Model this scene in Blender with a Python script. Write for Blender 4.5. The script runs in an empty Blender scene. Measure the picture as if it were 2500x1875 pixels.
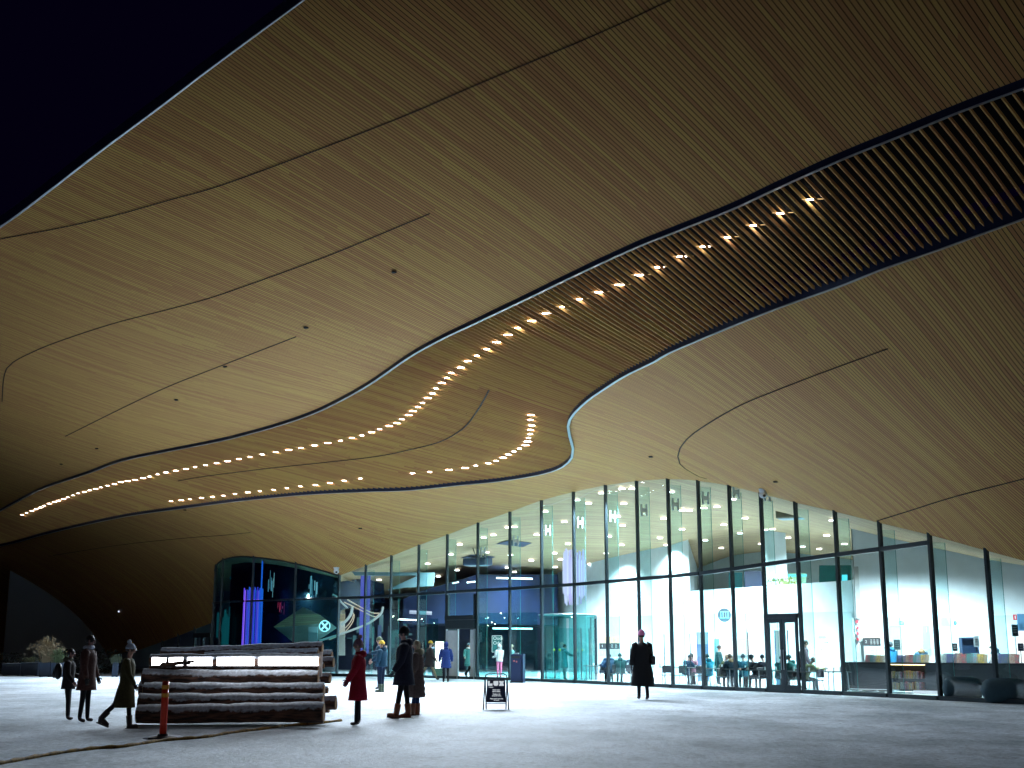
import bpy, bmesh, math, random
import numpy as np
from mathutils import Vector, Matrix
from mathutils.geometry import delaunay_2d_cdt
SC = bpy.context.scene
COL = SC.collection
random.seed(7); RNG = np.random.RandomState(5)
PI = math.pi
# ------------------------------------------------------------------ camera, world, exposure
FPX, UC, VC, VH, CH = 3035.0, 1250.0, 937.5, 1579.0, 1.6      # focal length and centre measured in the 2500 px photo
TH = math.atan((VH - VC) / FPX)
cam = bpy.data.objects.new('camera', bpy.data.cameras.new('camera')); COL.objects.link(cam)
cam.data.sensor_width = 36; cam.data.lens = 36 * FPX / 2500; cam.data.clip_end = 2000; cam.data.clip_start = .1
cam.location = (0, 0, CH); cam.rotation_euler = (PI / 2 + TH, 0, 0)
SC.camera = cam
w = bpy.data.worlds.new('World'); SC.world = w; w.use_nodes = True
nt = w.node_tree; nt.nodes.clear()
sky = nt.nodes.new('ShaderNodeTexSky'); sky.sky_type = 'NISHITA'; sky.sun_disc = False
sky.sun_elevation = math.radians(-5); sky.sun_rotation = math.radians(200)
mx = nt.nodes.new('ShaderNodeMix'); mx.data_type = 'RGBA'; mx.blend_type = 'MULTIPLY'; mx.inputs[0].default_value = 1
mx.inputs[7].default_value = (.25, .2, 1, 1)
ad = nt.nodes.new('ShaderNodeMix'); ad.data_type = 'RGBA'; ad.blend_type = 'ADD'; ad.inputs[0].default_value = 1
ad.inputs[7].default_value = (.006, .002, .03, 1)
bg = nt.nodes.new('ShaderNodeBackground'); bg.inputs[1].default_value = .1
ou = nt.nodes.new('ShaderNodeOutputWorld')
nt.links.new(sky.outputs[0], mx.inputs[6]); nt.links.new(mx.outputs[2], ad.inputs[6])
nt.links.new(ad.outputs[2], bg.inputs[0]); nt.links.new(bg.outputs[0], ou.inputs[0])
SC.view_settings.view_transform = 'Standard'; SC.view_settings.look = 'None'
SC.view_settings.exposure = .4; SC.view_settings.gamma = 1
SC.cycles.max_bounces = 7; SC.cycles.diffuse_bounces = 3; SC.cycles.glossy_bounces = 3
SC.cycles.transmission_bounces = 4; SC.cycles.transparent_max_bounces = 24
SC.cycles.caustics_reflective = False; SC.cycles.caustics_refractive = False
SC.cycles.use_denoising = True; SC.cycles.sample_clamp_indirect = 4
SC.cycles.use_light_tree = True

# ------------------------------------------------------------------ helpers
def ray(u, v):
    u = np.asarray(u, float); v = np.asarray(v, float)
    X = (u - UC) / FPX; Z = -(v - VC) / FPX
    return np.stack([X + 0 * Z, math.cos(TH) - Z * math.sin(TH), math.sin(TH) + Z * math.cos(TH)], -1)
def at(u, v, Y):
    r = ray(u, v); return Vector((float(r[0] / r[1] * Y), Y, float(CH + r[2] / r[1] * Y)))
def gp(u, v):
    r = ray(u, v); t = -CH / r[2]; return Vector((float(r[0] * t), float(r[1] * t), 0))

MATS = {}
def mat(name, color, rough=.6, metal=0., emit=None, es=0., noise=0., scale=5., bump=0., spec=.5, dist=.02, col2=None):
    if name in MATS: return MATS[name]
    m = bpy.data.materials.new(name); m.use_nodes = True; MATS[name] = m
    n = m.node_tree; b = n.nodes['Principled BSDF']
    b.inputs['Base Color'].default_value = (*color, 1); b.inputs['Roughness'].default_value = rough
    b.inputs['Metallic'].default_value = metal; b.inputs['Specular IOR Level'].default_value = spec
    if emit: b.inputs['Emission Color'].default_value = (*emit, 1); b.inputs['Emission Strength'].default_value = es
    if noise or bump:
        tc = n.nodes.new('ShaderNodeTexCoord'); nz = n.nodes.new('ShaderNodeTexNoise')
        nz.inputs['Scale'].default_value = scale; nz.inputs['Detail'].default_value = 5
        n.links.new(tc.outputs['Object'], nz.inputs['Vector'])
        if noise:
            r = n.nodes.new('ShaderNodeMix'); r.data_type = 'RGBA'
            c2 = col2 or tuple(max(0, c * (1 - noise)) for c in color)
            r.inputs[6].default_value = (*c2, 1); r.inputs[7].default_value = (*[min(1, c * (1 + noise * .5)) for c in color], 1)
            mr = n.nodes.new('ShaderNodeMapRange'); mr.inputs[1].default_value = .35; mr.inputs[2].default_value = .65
            n.links.new(nz.outputs[0], mr.inputs[0]); n.links.new(mr.outputs[0], r.inputs[0])
            n.links.new(r.outputs[2], b.inputs['Base Color'])
        if bump:
            bp = n.nodes.new('ShaderNodeBump'); bp.inputs['Strength'].default_value = bump; bp.inputs['Distance'].default_value = dist
            n.links.new(nz.outputs[0], bp.inputs['Height']); n.links.new(bp.outputs[0], b.inputs['Normal'])
    return m
def cloth(name, color, sc=30, b=.5, noise=.25): return mat(name, color, .85, noise=noise, scale=sc, bump=b, spec=.25)
def glow(name, color, s):
    if name in MATS: return MATS[name]
    return mat(name, (.05, .05, .05), .5, emit=color, es=s)

class MB:
    """collects primitives, builds ONE mesh object"""
    def __init__(s): s.v = []; s.f = []; s.m = []; s.mats = []
    def mi(s, m):
        if m not in s.mats: s.mats.append(m)
        return s.mats.index(m)
    def add(s, vs, fs, m=0):
        o = len(s.v); s.v += [tuple(p) for p in vs]; s.f += [tuple(i + o for i in f) for f in fs]; s.m += [m] * len(fs)
        return s
    def box(s, c, d, rz=0, m=0, R=None):
        if R is None: R = Matrix.Rotation(rz, 3, 'Z')
        x, y, z = (q / 2 for q in d); c = Vector(c)
        vs = [c + R @ Vector(p) for p in ((-x, -y, -z), (x, -y, -z), (x, y, -z), (-x, y, -z), (-x, -y, z), (x, -y, z), (x, y, z), (-x, y, z))]
        return s.add(vs, [(0, 3, 2, 1), (4, 5, 6, 7), (0, 1, 5, 4), (1, 2, 6, 5), (2, 3, 7, 6), (3, 0, 4, 7)], m)
    def tube(s, pts, r, n=8, m=0, cap=True, closed=False):
        pts = [Vector(p) for p in pts]; rr = r if isinstance(r, (list, tuple)) else [r] * len(pts)
        vs = []; fs = []; ref = None; L = len(pts)
        for i, p in enumerate(pts):
            a = pts[(i - 1) % L] if (closed or i > 0) else p; b = pts[(i + 1) % L] if (closed or i < L - 1) else p
            t = (b - a).normalized()
            if ref is None: ref = Vector((0, 0, 1)) if abs(t.z) < .9 else Vector((1, 0, 0))
            x = t.cross(ref).normalized(); y = x.cross(t).normalized(); ref = y
            for k in range(n):
                q = 2 * PI * k / n; vs.append(p + (x * math.cos(q) + y * math.sin(q)) * rr[i])
        for i in range(L if closed else L - 1):
            j = (i + 1) % L
            for k in range(n): fs.append((i * n + k, i * n + (k + 1) % n, j * n + (k + 1) % n, j * n + k))
        if cap and not closed: fs.append(tuple(range(n))[::-1]); fs.append(tuple(range((L - 1) * n, L * n)))
        return s.add(vs, fs, m)
    def rings(s, rs, n=16, m=0, cap=True, R=None, o=(0, 0, 0)):
        """rs: (cx, cy, z, rx, ry) elliptical rings"""
        vs = []; fs = []; o = Vector(o)
        for cx, cy, z, rx, ry in rs:
            for k in range(n):
                q = 2 * PI * k / n; p = Vector((cx + rx * math.cos(q), cy + ry * math.sin(q), z))
                vs.append(o + (R @ p if R else p))
        for i in range(len(rs) - 1):
            for k in range(n): fs.append((i * n + k, i * n + (k + 1) % n, (i + 1) * n + (k + 1) % n, (i + 1) * n + k))
        if cap: fs.append(tuple(range(n))[::-1]); fs.append(tuple(range((len(rs) - 1) * n, len(rs) * n)))
        return s.add(vs, fs, m)
    def ell(s, c, r, n=12, k=8, m=0, z0=-1., R=None):
        rs = [(0, 0, math.sin(a) * r[2], math.cos(a) * r[0] + 1e-5, math.cos(a) * r[1] + 1e-5)
              for a in np.linspace(math.asin(z0), PI / 2, k)]
        return s.rings(rs, n, m, True, R, c)
    def prism(s, poly, z0, z1, m=0):
        n = len(poly)
        return s.add([(x, y, z0) for x, y in poly] + [(x, y, z1) for x, y in poly],
                     [tuple(range(n))[::-1], tuple(range(n, 2 * n))] + [(i, (i + 1) % n, n + (i + 1) % n, n + i) for i in range(n)], m)
    def plate(s, pts, th, nrm, m=0):
        n = len(pts); nrm = Vector(nrm).normalized() * th; pts = [Vector(p) for p in pts]
        return s.add(pts + [p + nrm for p in pts], [tuple(range(n))[::-1], tuple(range(n, 2 * n))] + [(i, (i + 1) % n, n + (i + 1) % n, n + i) for i in range(n)], m)
    def build(s, name, mats, parent=None, smooth=False, loc=None, rz=0, bevel=0):
        me = bpy.data.meshes.new(name); me.from_pydata(s.v, [], s.f)
        for mm in (mats if isinstance(mats, (list, tuple)) else [mats]): me.materials.append(mm)
        if any(s.m): me.polygons.foreach_set('material_index', s.m)
        me.update()
        bm = bmesh.new(); bm.from_mesh(me); bmesh.ops.recalc_face_normals(bm, faces=bm.faces); bm.to_mesh(me); bm.free()
        if smooth: me.polygons.foreach_set('use_smooth', [True] * len(me.polygons))
        o = bpy.data.objects.new(name, me); COL.objects.link(o)
        if parent: o.parent = parent
        if loc is not None: o.location = loc
        if rz: o.rotation_euler.z = rz
        if bevel:
            b = o.modifiers.new('bevel', 'BEVEL'); b.width = bevel; b.segments = 2; b.limit_method = 'ANGLE'
        return o
def tag(o, label=None, cat=None, group=None, kind=None):
    if label: o['label'] = label
    if cat: o['category'] = cat
    if group: o['group'] = group
    if kind: o['kind'] = kind
    return o
def empty(name, loc=(0, 0, 0), rz=0, label=None, cat=None, group=None):
    o = bpy.data.objects.new(name, None); COL.objects.link(o); o.location = loc; o.rotation_euler.z = rz
    return tag(o, label, cat, group)
def copy_tree(o, parent=None, loc=None, rz=None):
    c = o.copy(); COL.objects.link(c); c.parent = parent
    if loc is not None: c.location = loc
    if rz is not None: c.rotation_euler.z = rz
    for ch in [x for x in SC.objects if x.parent == o]: copy_tree(ch, c)
    return c
def text(body, size, name, m, parent, loc, rot, align='CENTER', ext=.004, bold=0.):
    cu = bpy.data.curves.new(name, 'FONT'); cu.body = body; cu.size = size; cu.align_x = align; cu.align_y = 'CENTER'
    cu.extrude = ext; cu.offset = bold
    t = bpy.data.objects.new(name, cu); COL.objects.link(t)
    dg = bpy.context.evaluated_depsgraph_get(); me = bpy.data.meshes.new_from_object(t.evaluated_get(dg))
    bpy.data.objects.remove(t); me.materials.clear(); me.materials.append(m)
    o = bpy.data.objects.new(name, me); COL.objects.link(o); o.parent = parent; o.location = loc; o.rotation_euler = rot
    return o

GCO = [37950,37625,37243,36797,36293,35767,35274,34811,34339,33877,33417,32954,32496,32072,31700,38053,37726,37359,36937,36453,35937,35461,35014,34523,34052,33579,33100,32627,32197,31833,38357,38003,37632,37225,36760,36245,35775,35326,34795,34313,33811,33310,32815,32378,32029,38901,38477,38069,37658,37209,36703,36224,35722,35162,34658,34104,33583,33059,32613,32289,39759,39204,38704,38249,37821,37316,36749,36208,35614,35026,34466,33917,33344,32889,32606,41039,40283,39611,39030,38548,38032,37461,36845,36190,35512,34869,34238,33627,33189,32979,42866,41860,40948,40170,39577,38995,38324,37610,36875,36101,35405,34654,33952,33543,33422,45301,44059,42923,41940,41247,40805,40161,39270,38510,36965,35990,35092,34376,34009,33943,48193,46750,45486,44447,43515,42583,42080,42021,41545,39556,37589,35990,35092,34602,34471,51117,49316,47656,46091,44444,42944,42541,43045,42974,41315,39024,36959,35721,35043,34809,53671,51314,49020,46746,44506,42768,42318,42856,43004,41826,39763,37660,36166,35272,34892,55654,52611,49586,46612,43897,41973,41375,41767,42027,41303,39689,37814,36265,35225,34699]
# ------------------------------------------------------------------ the soffit surface: log distance over a bicubic chart
NU, NV = 15, 12; CU0, CU1, CV0, CV1 = -300, 2900, -250, 1750
GC = np.array(GCO) * 1e-4
AL, WB = 1.506392, 0.088                # board normal direction in plan, board pitch (m)
def _bs(x):
    x = np.abs(x); return np.where(x < 1, 2 / 3 - x * x + x ** 3 / 2, np.where(x < 2, (2 - x) ** 3 / 6, 0))
def surf(u, v):
    u = np.atleast_1d(np.asarray(u, float)); v = np.atleast_1d(np.asarray(v, float))
    A = _bs(((u - CU0) / (CU1 - CU0) * (NU - 3) + 1)[:, None] - np.arange(NU))
    B = _bs(((v - CV0) / (CV1 - CV0) * (NV - 3) + 1)[:, None] - np.arange(NV))
    Y = np.exp(np.einsum('ij,ik,jk->i', B, A, GC.reshape(NV, NU))); r = ray(u, v)
    return r / r[:, 1:2] * Y[:, None] + np.array([0, 0, CH])
def S1(u, v): return Vector(surf(u, v)[0])
def resample(pts, step, closed=False):
    out = []; P = list(pts) + ([pts[0]] if closed else [])
    # Catmull-Rom through the points
    n = len(P)
    for i in range(n - 1):
        p1, p2 = np.array(P[i], float), np.array(P[i + 1], float)
        p0 = np.array(P[i - 1], float) if i > 0 else 2 * p1 - p2
        p3 = np.array(P[i + 2], float) if i < n - 2 else 2 * p2 - p1
        k = max(1, int(np.linalg.norm(p2 - p1) / step))
        for j in range(k):
            t = j / k
            out.append(tuple(.5 * ((2 * p1) + (-p0 + p2) * t + (2 * p0 - 5 * p1 + 4 * p2 - p3) * t * t + (-p0 + 3 * p1 - 3 * p2 + p3) * t ** 3)))
    if not closed: out.append(tuple(P[-1]))
    return out
UP = [(-170,1330),(-60,1275),(0,1243.6),(59.7,1211),(114,1185),(217,1150),(300,1119.7),(422,1094),(544,1069.5),(652.6,1041),(734,1015),(801.8,986.8),(900,932.5),(1000,863.7),(1080,819),(1155.6,783),(1231,747),(1307,710.5),(1382.6,673.5),(1458,637.5),(1560,591),(1635.6,561),(1787.5,500),(1900,447.5),(2050,380),(2198,320),(2350,258),(2500,202),(2660,141)]
LO = [(-170,1370),(-60,1342),(32.5,1322),(108.5,1300.5),(217,1274.8),(325.5,1253),(476,1232),(612,1214.6),(761,1201),(900,1194.3),(1000,1190.6),(1122,1178),(1225,1167.5),(1325.5,1150),(1374,1132),(1396,1109),(1398.7,1087.5),(1390.6,1057.7),(1386.5,1033),(1390.6,1017),(1401.4,1000.7),(1434,969.5),(1474.6,941),(1528.9,907),(1600,871.9),(1635.6,851),(1771,793),(1906.8,738.7),(2050,687.5),(2157,644.6),(2300,594.6),(2371,568),(2500,521),(2660,463)]
EDGE = [(-290,738),(-170,662),(0,551.5),(90,486),(235,374),(398,253),(488,184),(615,90),(738,0),(900,-118),(1040,-215)]
CYL = [(829,1405),(774,1389),(723,1376),(672,1366),(620,1360),(590,1358.5),(570,1360),(545.6,1366),(534,1373),(527,1381),(524,1393)]
LEFTB = [(524,1405),(525,1470),(527,1519),(519,1520),(476,1536),(436,1552),(397,1566),(345,1585)]
XT = [829,893.7,956,1023,1092.5,1167,1245,1322,1400,1478,1554,1630,1704,1780,1857,1941.6,2038,2147,2269,2407.6]
YT = [1405,1381,1357.5,1331,1305.6,1277,1250,1222,1201.5,1185,1175,1170,1174,1186,1205,1227,1249,1276.6,1306,1344]
YR = [1460,1459,1454.7,1450.7,1446.6,1442,1438,1432.5,1427.6,1420.8,1414,1407.7,1400.5,1390.3,1379.4,1368,1355,1341.5,1325.7,1309,1290]
_W = surf(XT + [2560], YT + [1386])
MU = [(float(p[0]), float(p[1]), float(p[2]), float(at(u, v, float(p[1])).z)) for p, u, v in zip(_W, XT + [2560], YR)]   # x, y, head height, transom height

# ---- materials of the timber
def board_mat(name, pitch, groove, base=(.52, .295, .105), dark=.12):
    m = bpy.data.materials.new(name); m.use_nodes = True; n = m.node_tree; b = n.nodes['Principled BSDF']
    N = n.nodes.new; L = n.links.new
    geo = N('ShaderNodeNewGeometry'); dot = N('ShaderNodeVectorMath'); dot.operation = 'DOT_PRODUCT'
    dot.inputs[1].default_value = (math.cos(AL) / pitch, math.sin(AL) / pitch, 0); L(geo.outputs['Position'], dot.inputs[0])
    dx = N('ShaderNodeVectorMath'); dx.operation = 'DOT_PRODUCT'; dx.inputs[1].default_value = (math.sin(AL), -math.cos(AL), 0)
    L(geo.outputs['Position'], dx.inputs[0])
    def M(op, a, bb=None, c=None):
        q = N('ShaderNodeMath'); q.operation = op
        for i, t in enumerate((a, bb, c)):
            if t is None: continue
            if isinstance(t, (int, float)): q.inputs[i].default_value = t
            else: L(t, q.inputs[i])
        return q.outputs[0]
    fl = M('FLOOR', dot.outputs['Value']); fr = M('SUBTRACT', dot.outputs['Value'], fl)
    wn = N('ShaderNodeTexWhiteNoise'); wn.noise_dimensions = '1D'; L(fl, wn.inputs['W'])
    seg = M('FLOOR', M('ADD', M('MULTIPLY', dx.outputs['Value'], .22), M('MULTIPLY', wn.outputs['Value'], 37.)))
    wn2 = N('ShaderNodeTexWhiteNoise'); wn2.noise_dimensions = '2D'
    cb = N('ShaderNodeCombineXYZ'); L(fl, cb.inputs[0]); L(seg, cb.inputs[1]); L(cb.outputs[0], wn2.inputs['Vector'])
    # grain: stretched noise, plus broad mottling
    cg = N('ShaderNodeCombineXYZ'); L(M('MULTIPLY', dx.outputs['Value'], 1.2), cg.inputs[0]); L(M('MULTIPLY', dot.outputs['Value'], 2.5), cg.inputs[1]); L(wn2.outputs['Value'], cg.inputs[2])
    ng = N('ShaderNodeTexNoise'); ng.inputs['Scale'].default_value = 3; ng.inputs['Detail'].default_value = 4; L(cg.outputs[0], ng.inputs['Vector'])
    nb = N('ShaderNodeTexNoise'); nb.inputs['Scale'].default_value = .16; nb.inputs['Detail'].default_value = 3; L(geo.outputs['Position'], nb.inputs['Vector'])
    cr = N('ShaderNodeMix'); cr.data_type = 'RGBA'
    cr.inputs[6].default_value = (base[0] * .74, base[1] * .70, base[2] * .66, 1); cr.inputs[7].default_value = (base[0] * 1.2, base[1] * 1.18, base[2] * 1.12, 1)
    val = M('ADD', M('MULTIPLY', wn2.outputs['Value'], .5), M('ADD', M('MULTIPLY', ng.outputs[0], .3), M('MULTIPLY', nb.outputs[0], .25)))
    L(val, cr.inputs[0])
    hs = N('ShaderNodeHueSaturation'); hs.inputs['Hue'].default_value = .5
    L(M('ADD', M('MULTIPLY', wn2.outputs['Value'], .03), .485), hs.inputs['Hue']); L(cr.outputs[2], hs.inputs['Color'])
    # knots
    vo = N('ShaderNodeTexVoronoi'); vo.inputs['Scale'].default_value = 1.4; L(geo.outputs['Position'], vo.inputs['Vector'])
    kn = M('LESS_THAN', vo.outputs['Distance'], .035)
    g = M('MAXIMUM', M('LESS_THAN', fr, groove), M('MULTIPLY', kn, .55))
    mxx = N('ShaderNodeMix'); mxx.data_type = 'RGBA'; L(g, mxx.inputs[0]); L(hs.outputs[0], mxx.inputs[6])
    mxx.inputs[7].default_value = (base[0] * dark, base[1] * dark, base[2] * dark, 1)
    L(mxx.outputs[2], b.inputs['Base Color']); b.inputs['Roughness'].default_value = .62; b.inputs['Specular IOR Level'].default_value = .25
    return m
M_BOARD = board_mat('spruce_boards', WB, .20)
M_SLAT = board_mat('spruce_slats', WB * 2, .0)
M_VOID = mat('dark_void', (.004, .004, .005), .9)
M_TRIM = mat('brushed_steel_trim', (.62, .68, .74), .38, .85)
M_NAVY = mat('navy_fascia', (.02, .03, .07), .4, .3)
M_STEEL = mat('dark_mullion_steel', (.035, .05, .06), .35, .6)
M_SEAM = mat('seam_shadow_gap', (.02, .014, .01), .9)

library = empty('library_building', (0, 50, 0), 0, 'curved timber canopy and glazed library entrance behind the snowy plaza', 'building')
library.location = (0, 0, 0)

def build_soffit():
    up = resample(UP, 14); lo = resample(LO, 14); ed = resample(EDGE, 25)
    cyl = resample(CYL, 10); lb = resample(LEFTB[3:], 15)
    outer = [(-290, 738)]
    outer = list(ed) + [(x, -215) for x in range(1100, 2661, 60)] + [(2660, y) for y in np.linspace(-150, 130, 5)]
    outer += [up[-1]]
    mid_r = [(2660, y) for y in np.linspace(190, 420, 4)]
    right2 = [lo[-1]] + [(2660, y) for y in np.linspace(520, 1380, 14)] + [(2560, 1385)]
    fac = [p for p in resample(list(zip(XT, YT)) + [(2560, 1385)], 12)][::-1][1:]
    bottom = fac + cyl[1:] + LEFTB[:3] + lb[0:] + [(300, 1594), (250, 1602)] + [(x, 1612) for x in range(200, -291, -60)] + [(-290, y) for y in np.linspace(1560, 1400, 4)]
    # region A: above the upper grille edge; region B: below the lower grille edge
    left_mid = [(-290, y) for y in np.linspace(790, 1330, 11)]
    upL = [(-290, 1395)] + []
    A = outer[:-1] + up[::-1] + [(-290, 1385)] + left_mid[::-1][:-1]
    B = lo + right2[1:] + bottom + [(-290, 1400)]
    G = up + mid_r + lo[::-1] + [(-290, 1400), (-290, 1385)]
    return A, B, G, up, lo
A_, B_, G_, UPF, LOF = build_soffit()
def tri_region(poly, step):
    P = np.array(poly); x0, y0 = P.min(0); x1, y1 = P.max(0)
    gx, gy = np.meshgrid(np.arange(x0 + step * .5, x1, step), np.arange(y0 + step * .5, y1, step)); pts = np.stack([gx.ravel(), gy.ravel()], 1)
    # inside test
    ins = np.zeros(len(pts), bool); dmin = np.full(len(pts), 1e9); n = len(P)
    for i in range(n):
        a, b = P[i], P[(i + 1) % n]
        c = (a[1] > pts[:, 1]) != (b[1] > pts[:, 1])
        with np.errstate(divide='ignore', invalid='ignore'):
            xx = (b[0] - a[0]) * (pts[:, 1] - a[1]) / (b[1] - a[1]) + a[0]
        ins ^= c & (pts[:, 0] < xx)
        ab = b - a; t = np.clip(((pts - a) @ ab) / max(ab @ ab, 1e-9), 0, 1); dmin = np.minimum(dmin, np.linalg.norm(pts - a - t[:, None] * ab, axis=1))
    pts = pts[ins & (dmin > step * .35)]
    vs = [Vector(p) for p in P] + [Vector(p) for p in pts]
    r = delaunay_2d_cdt(vs, [], [list(range(n))], 1, 1e-4)
    V = np.array([tuple(p) for p in r[0]])
    return surf(V[:, 0], V[:, 1]), r[2]
for nm, poly in (('soffit', A_), ('soffit', B_)):
    W, F = tri_region(poly, 22)
    mb = MB(); mb.add([tuple(p) for p in W], F)
    o = mb.build(nm, M_BOARD, library, smooth=True)
# black sheet added above the slats, its colour paints the dark of the void
W, F = tri_region(G_, 40)
mb = MB(); W2 = W.copy(); W2[:, 2] += .75; mb.add([tuple(p) for p in W2], F); mb.build('added_void_backing', M_VOID, library)
# the open slats of the grille
def slats():
    nvec = np.array([math.cos(AL), math.sin(AL)]); pit = WB * 2; wid = .078; dep = .11
    us = np.arange(-290, 2661, 12.); upv = np.interp(us, [p[0] for p in UPF], [p[1] for p in UPF])
    cols = []
    loP = np.array(LOF)
    # lower edge can be multivalued near the bulge: use inside test on polygon instead
    poly = np.array(G_)
    vv = np.arange(120, 1400, 3.)
    vs = []; fs = []
    grid_u, grid_v = us, vv
    UU, VV = np.meshgrid(us, vv)
    W = surf(UU.ravel(), VV.ravel()).reshape(len(vv), len(us), 3)
    S = (W[..., 0] * nvec[0] + W[..., 1] * nvec[1]) / pit
    def inside(p):
        ins = False; n = len(poly); x, y = p
        for i in range(n):
            a = poly[i]; b = poly[(i + 1) % n]
            if (a[1] > y) != (b[1] > y) and x < (b[0] - a[0]) * (y - a[1]) / (b[1] - a[1]) + a[0]: ins = not ins
        return ins
    i0, i1 = int(S.min()) + 1, int(S.max())
    n_f = 0
    for i in range(i0, i1):
        # v(u) on this slat
        line = []
        for c in range(len(us)):
            col = S[:, c]
            if col[0] < i or col[-1] > i:
                if (col.max() > i > col.min()): pass
                else: line.append(None); continue
            k = np.argmax(col >= i) if col[0] < col[-1] else np.argmax(col <= i)
            if k == 0: line.append(None); continue
            t = (i - col[k - 1]) / (col[k] - col[k - 1]); line.append((us[c], vv[k - 1] + t * 3.))
        run = []
        def flush(run):
            if len(run) < 2: return
            P = surf([p[0] for p in run], [p[1] for p in run])
            o = len(vs)
            for p in P:
                for sx, dz in ((-1, 0), (1, 0), (1, dep), (-1, dep)):
                    vs.append((p[0] + nvec[0] * wid / 2 * sx, p[1] + nvec[1] * wid / 2 * sx, p[2] + dz))
            for j in range(len(P) - 1):
                for a, b in ((0, 1), (1, 2), (3, 0)): fs.append((o + j * 4 + a, o + j * 4 + b, o + j * 4 + 4 + b, o + j * 4 + 4 + a))
        prev = None; pin = False
        for p in line:
            if p is None: flush(run); run = []; prev = None; pin = False; continue
            ii = inside(p)
            if prev is not None and ii != pin:
                a, b = np.array(prev), np.array(p)
                for _ in range(10):
                    m_ = (a + b) / 2
                    if inside(m_) == pin: a = m_
                    else: b = m_
                q = tuple((a + b) / 2)
                if ii: run = [q]
                else: run.append(q); flush(run); run = []
            if ii: run.append(p)
            prev, pin = p, ii
        flush(run)
    mb = MB(); mb.v = vs; mb.f = fs; mb.m = [0] * len(fs)
    return mb
sl = slats()
me = bpy.data.meshes.new('slat_grille'); me.from_pydata(sl.v, [], sl.f); me.materials.append(M_SLAT)
o = bpy.data.objects.new('slat_grille', me); COL.objects.link(o); o.parent = library
def sweep(pts, width, zlo, zhi, name, m, side=0.):
    """box ribbon following soffit chart points, zlo..zhi relative to the surface"""
    P = surf([p[0] for p in pts], [p[1] for p in pts]); mb = MB(); vs = []; n = len(P)
    for i in range(n):
        t = P[min(i + 1, n - 1)] - P[max(i - 1, 0)]; t[2] = 0; t /= np.linalg.norm(t) + 1e-9
        nn = np.array([-t[1], t[0]])
        for sx, z in ((-1, zlo), (1, zlo), (1, zhi), (-1, zhi)):
            q = (sx * .5 + side) * width
            vs.append((P[i][0] + nn[0] * q, P[i][1] + nn[1] * q, P[i][2] + z))
    fs = [(i * 4 + a, i * 4 + (a + 1) % 4, i * 4 + 4 + (a + 1) % 4, i * 4 + 4 + a) for i in range(n - 1) for a in range(4)] + [(0, 1, 2, 3), (n * 4 - 1, n * 4 - 2, n * 4 - 3, n * 4 - 4)]
    mb.add(vs, fs); return mb.build(name, m, library)
for e_ in (UPF, LOF):
    sweep(e_, .10, -.15, -.13, 'edge_trim', M_TRIM)
    sweep(e_, .07, -.13, .5, 'edge_trim', M_NAVY)
EDF = resample(EDGE, 25)
sweep(EDF, .25, -.02, .45, 'canopy_fascia', M_NAVY, .4)
sweep(EDF, .10, -.06, -.021, 'canopy_fascia', M_TRIM, .2)
SEAMS = {
'a': [(-200,628),(0,584),(130,560),(271,528.7),(407,490.7),(548,450),(800,357),(1000.7,278),(1141.7,217),(1277,160),(1400,108.5),(1515,58),(1628,5),(1800,-75),(2000,-170)],
'b': [(5,980),(8,930),(16,900),(32.5,884),(70,864),(135.6,836.5),(271,791.7),(407,756.5),(502,731),(600,698),(800,625),(994,545),(1049,522)],
'c': [(160,1065),(300,995.5),(408.5,944.8),(522,900),(723,822)],
'd': [(1725,1169),(1707,1164),(1673,1144),(1660,1132),(1655,1114),(1660,1095),(1695,1057),(1797,995),(1904,950),(2008,910),(2168.5,851.5)],
'e': [(2141,1272),(2212,1250),(2334,1212),(2500,1168.9),(2650,1128)],
'f': [(130,1356),(298,1330),(450,1314),(544,1306.9),(612,1300)],
'g': [(1194,952),(1173.6,990),(1141,1036),(1114,1057.7),(1073,1079),(1000,1098),(900,1117),(652,1144),(500,1163),(435,1174)]}
for k, c_ in SEAMS.items(): sweep(resample(c_, 15), .05 if k != 'g' else .07, -.012, .01, 'expansion_joint', M_SEAM)
for (u, v) in [(963,665),(748,800),(550,895),(431,976),(237,1095),(452,1245),(880,1290),(1895,1176),(1590,1115),(150,1133),(290,1490)]:
    p = S1(u, v); mb = MB(); mb.rings([(0, 0, -.03, .10, .10), (0, 0, .01, .12, .12)], 14, o=p); mb.build('sprinkler_cap', M_VOID, library)

# ---- lamps recessed between the slats
def pz(L, ox, oy, s=3.687): return [(ox + x / s, oy + y / s) for x, y in L]
ROW1 = pz([(205,392),(245,375),(288,358),(325,343),(365,327),(403,311),(445,292),(490,277),(530,265),(572,250),(618,235),(665,218),(710,200),(760,186),(812,173),(862,160),(915,146),(972,130),(1030,115),(1085,98),(1150,88)],0,1150) \
 + pz([(40,1010),(110,1000),(180,985),(245,970),(320,950),(390,933),(475,917),(565,902),(655,885),(750,868),(845,850),(940,833),(1045,813),(1150,793),(1260,771),(1378,750),(1490,730),(1605,712),(1723,690),(1840,668),(1965,647),(2065,622),(2160,600)],300,900) \
 + [(907,1055),(929,1047.5),(949.8,1039.6),(968.8,1032.6),(983.4,1023),(997,1013)] \
 + pz([(30,750),(80,712),(125,675),(160,632),(210,590),(245,545),(290,495),(345,450)],1000,800) \
 + [(1103,910),(1125,897),(1142,881.5),(1167,868),(1190,852),(1212,835),(1239,817),(1266,800),(1297.5,783),(1333,765),(1375,749),(1417,730),(1462,713),(1511,695),(1560,671),(1608.5,652),(1662.7,626),(1719.7,601.7),(1779,578.7),(1841.7,550),(1906.8,520),(1980,487)]
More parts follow.
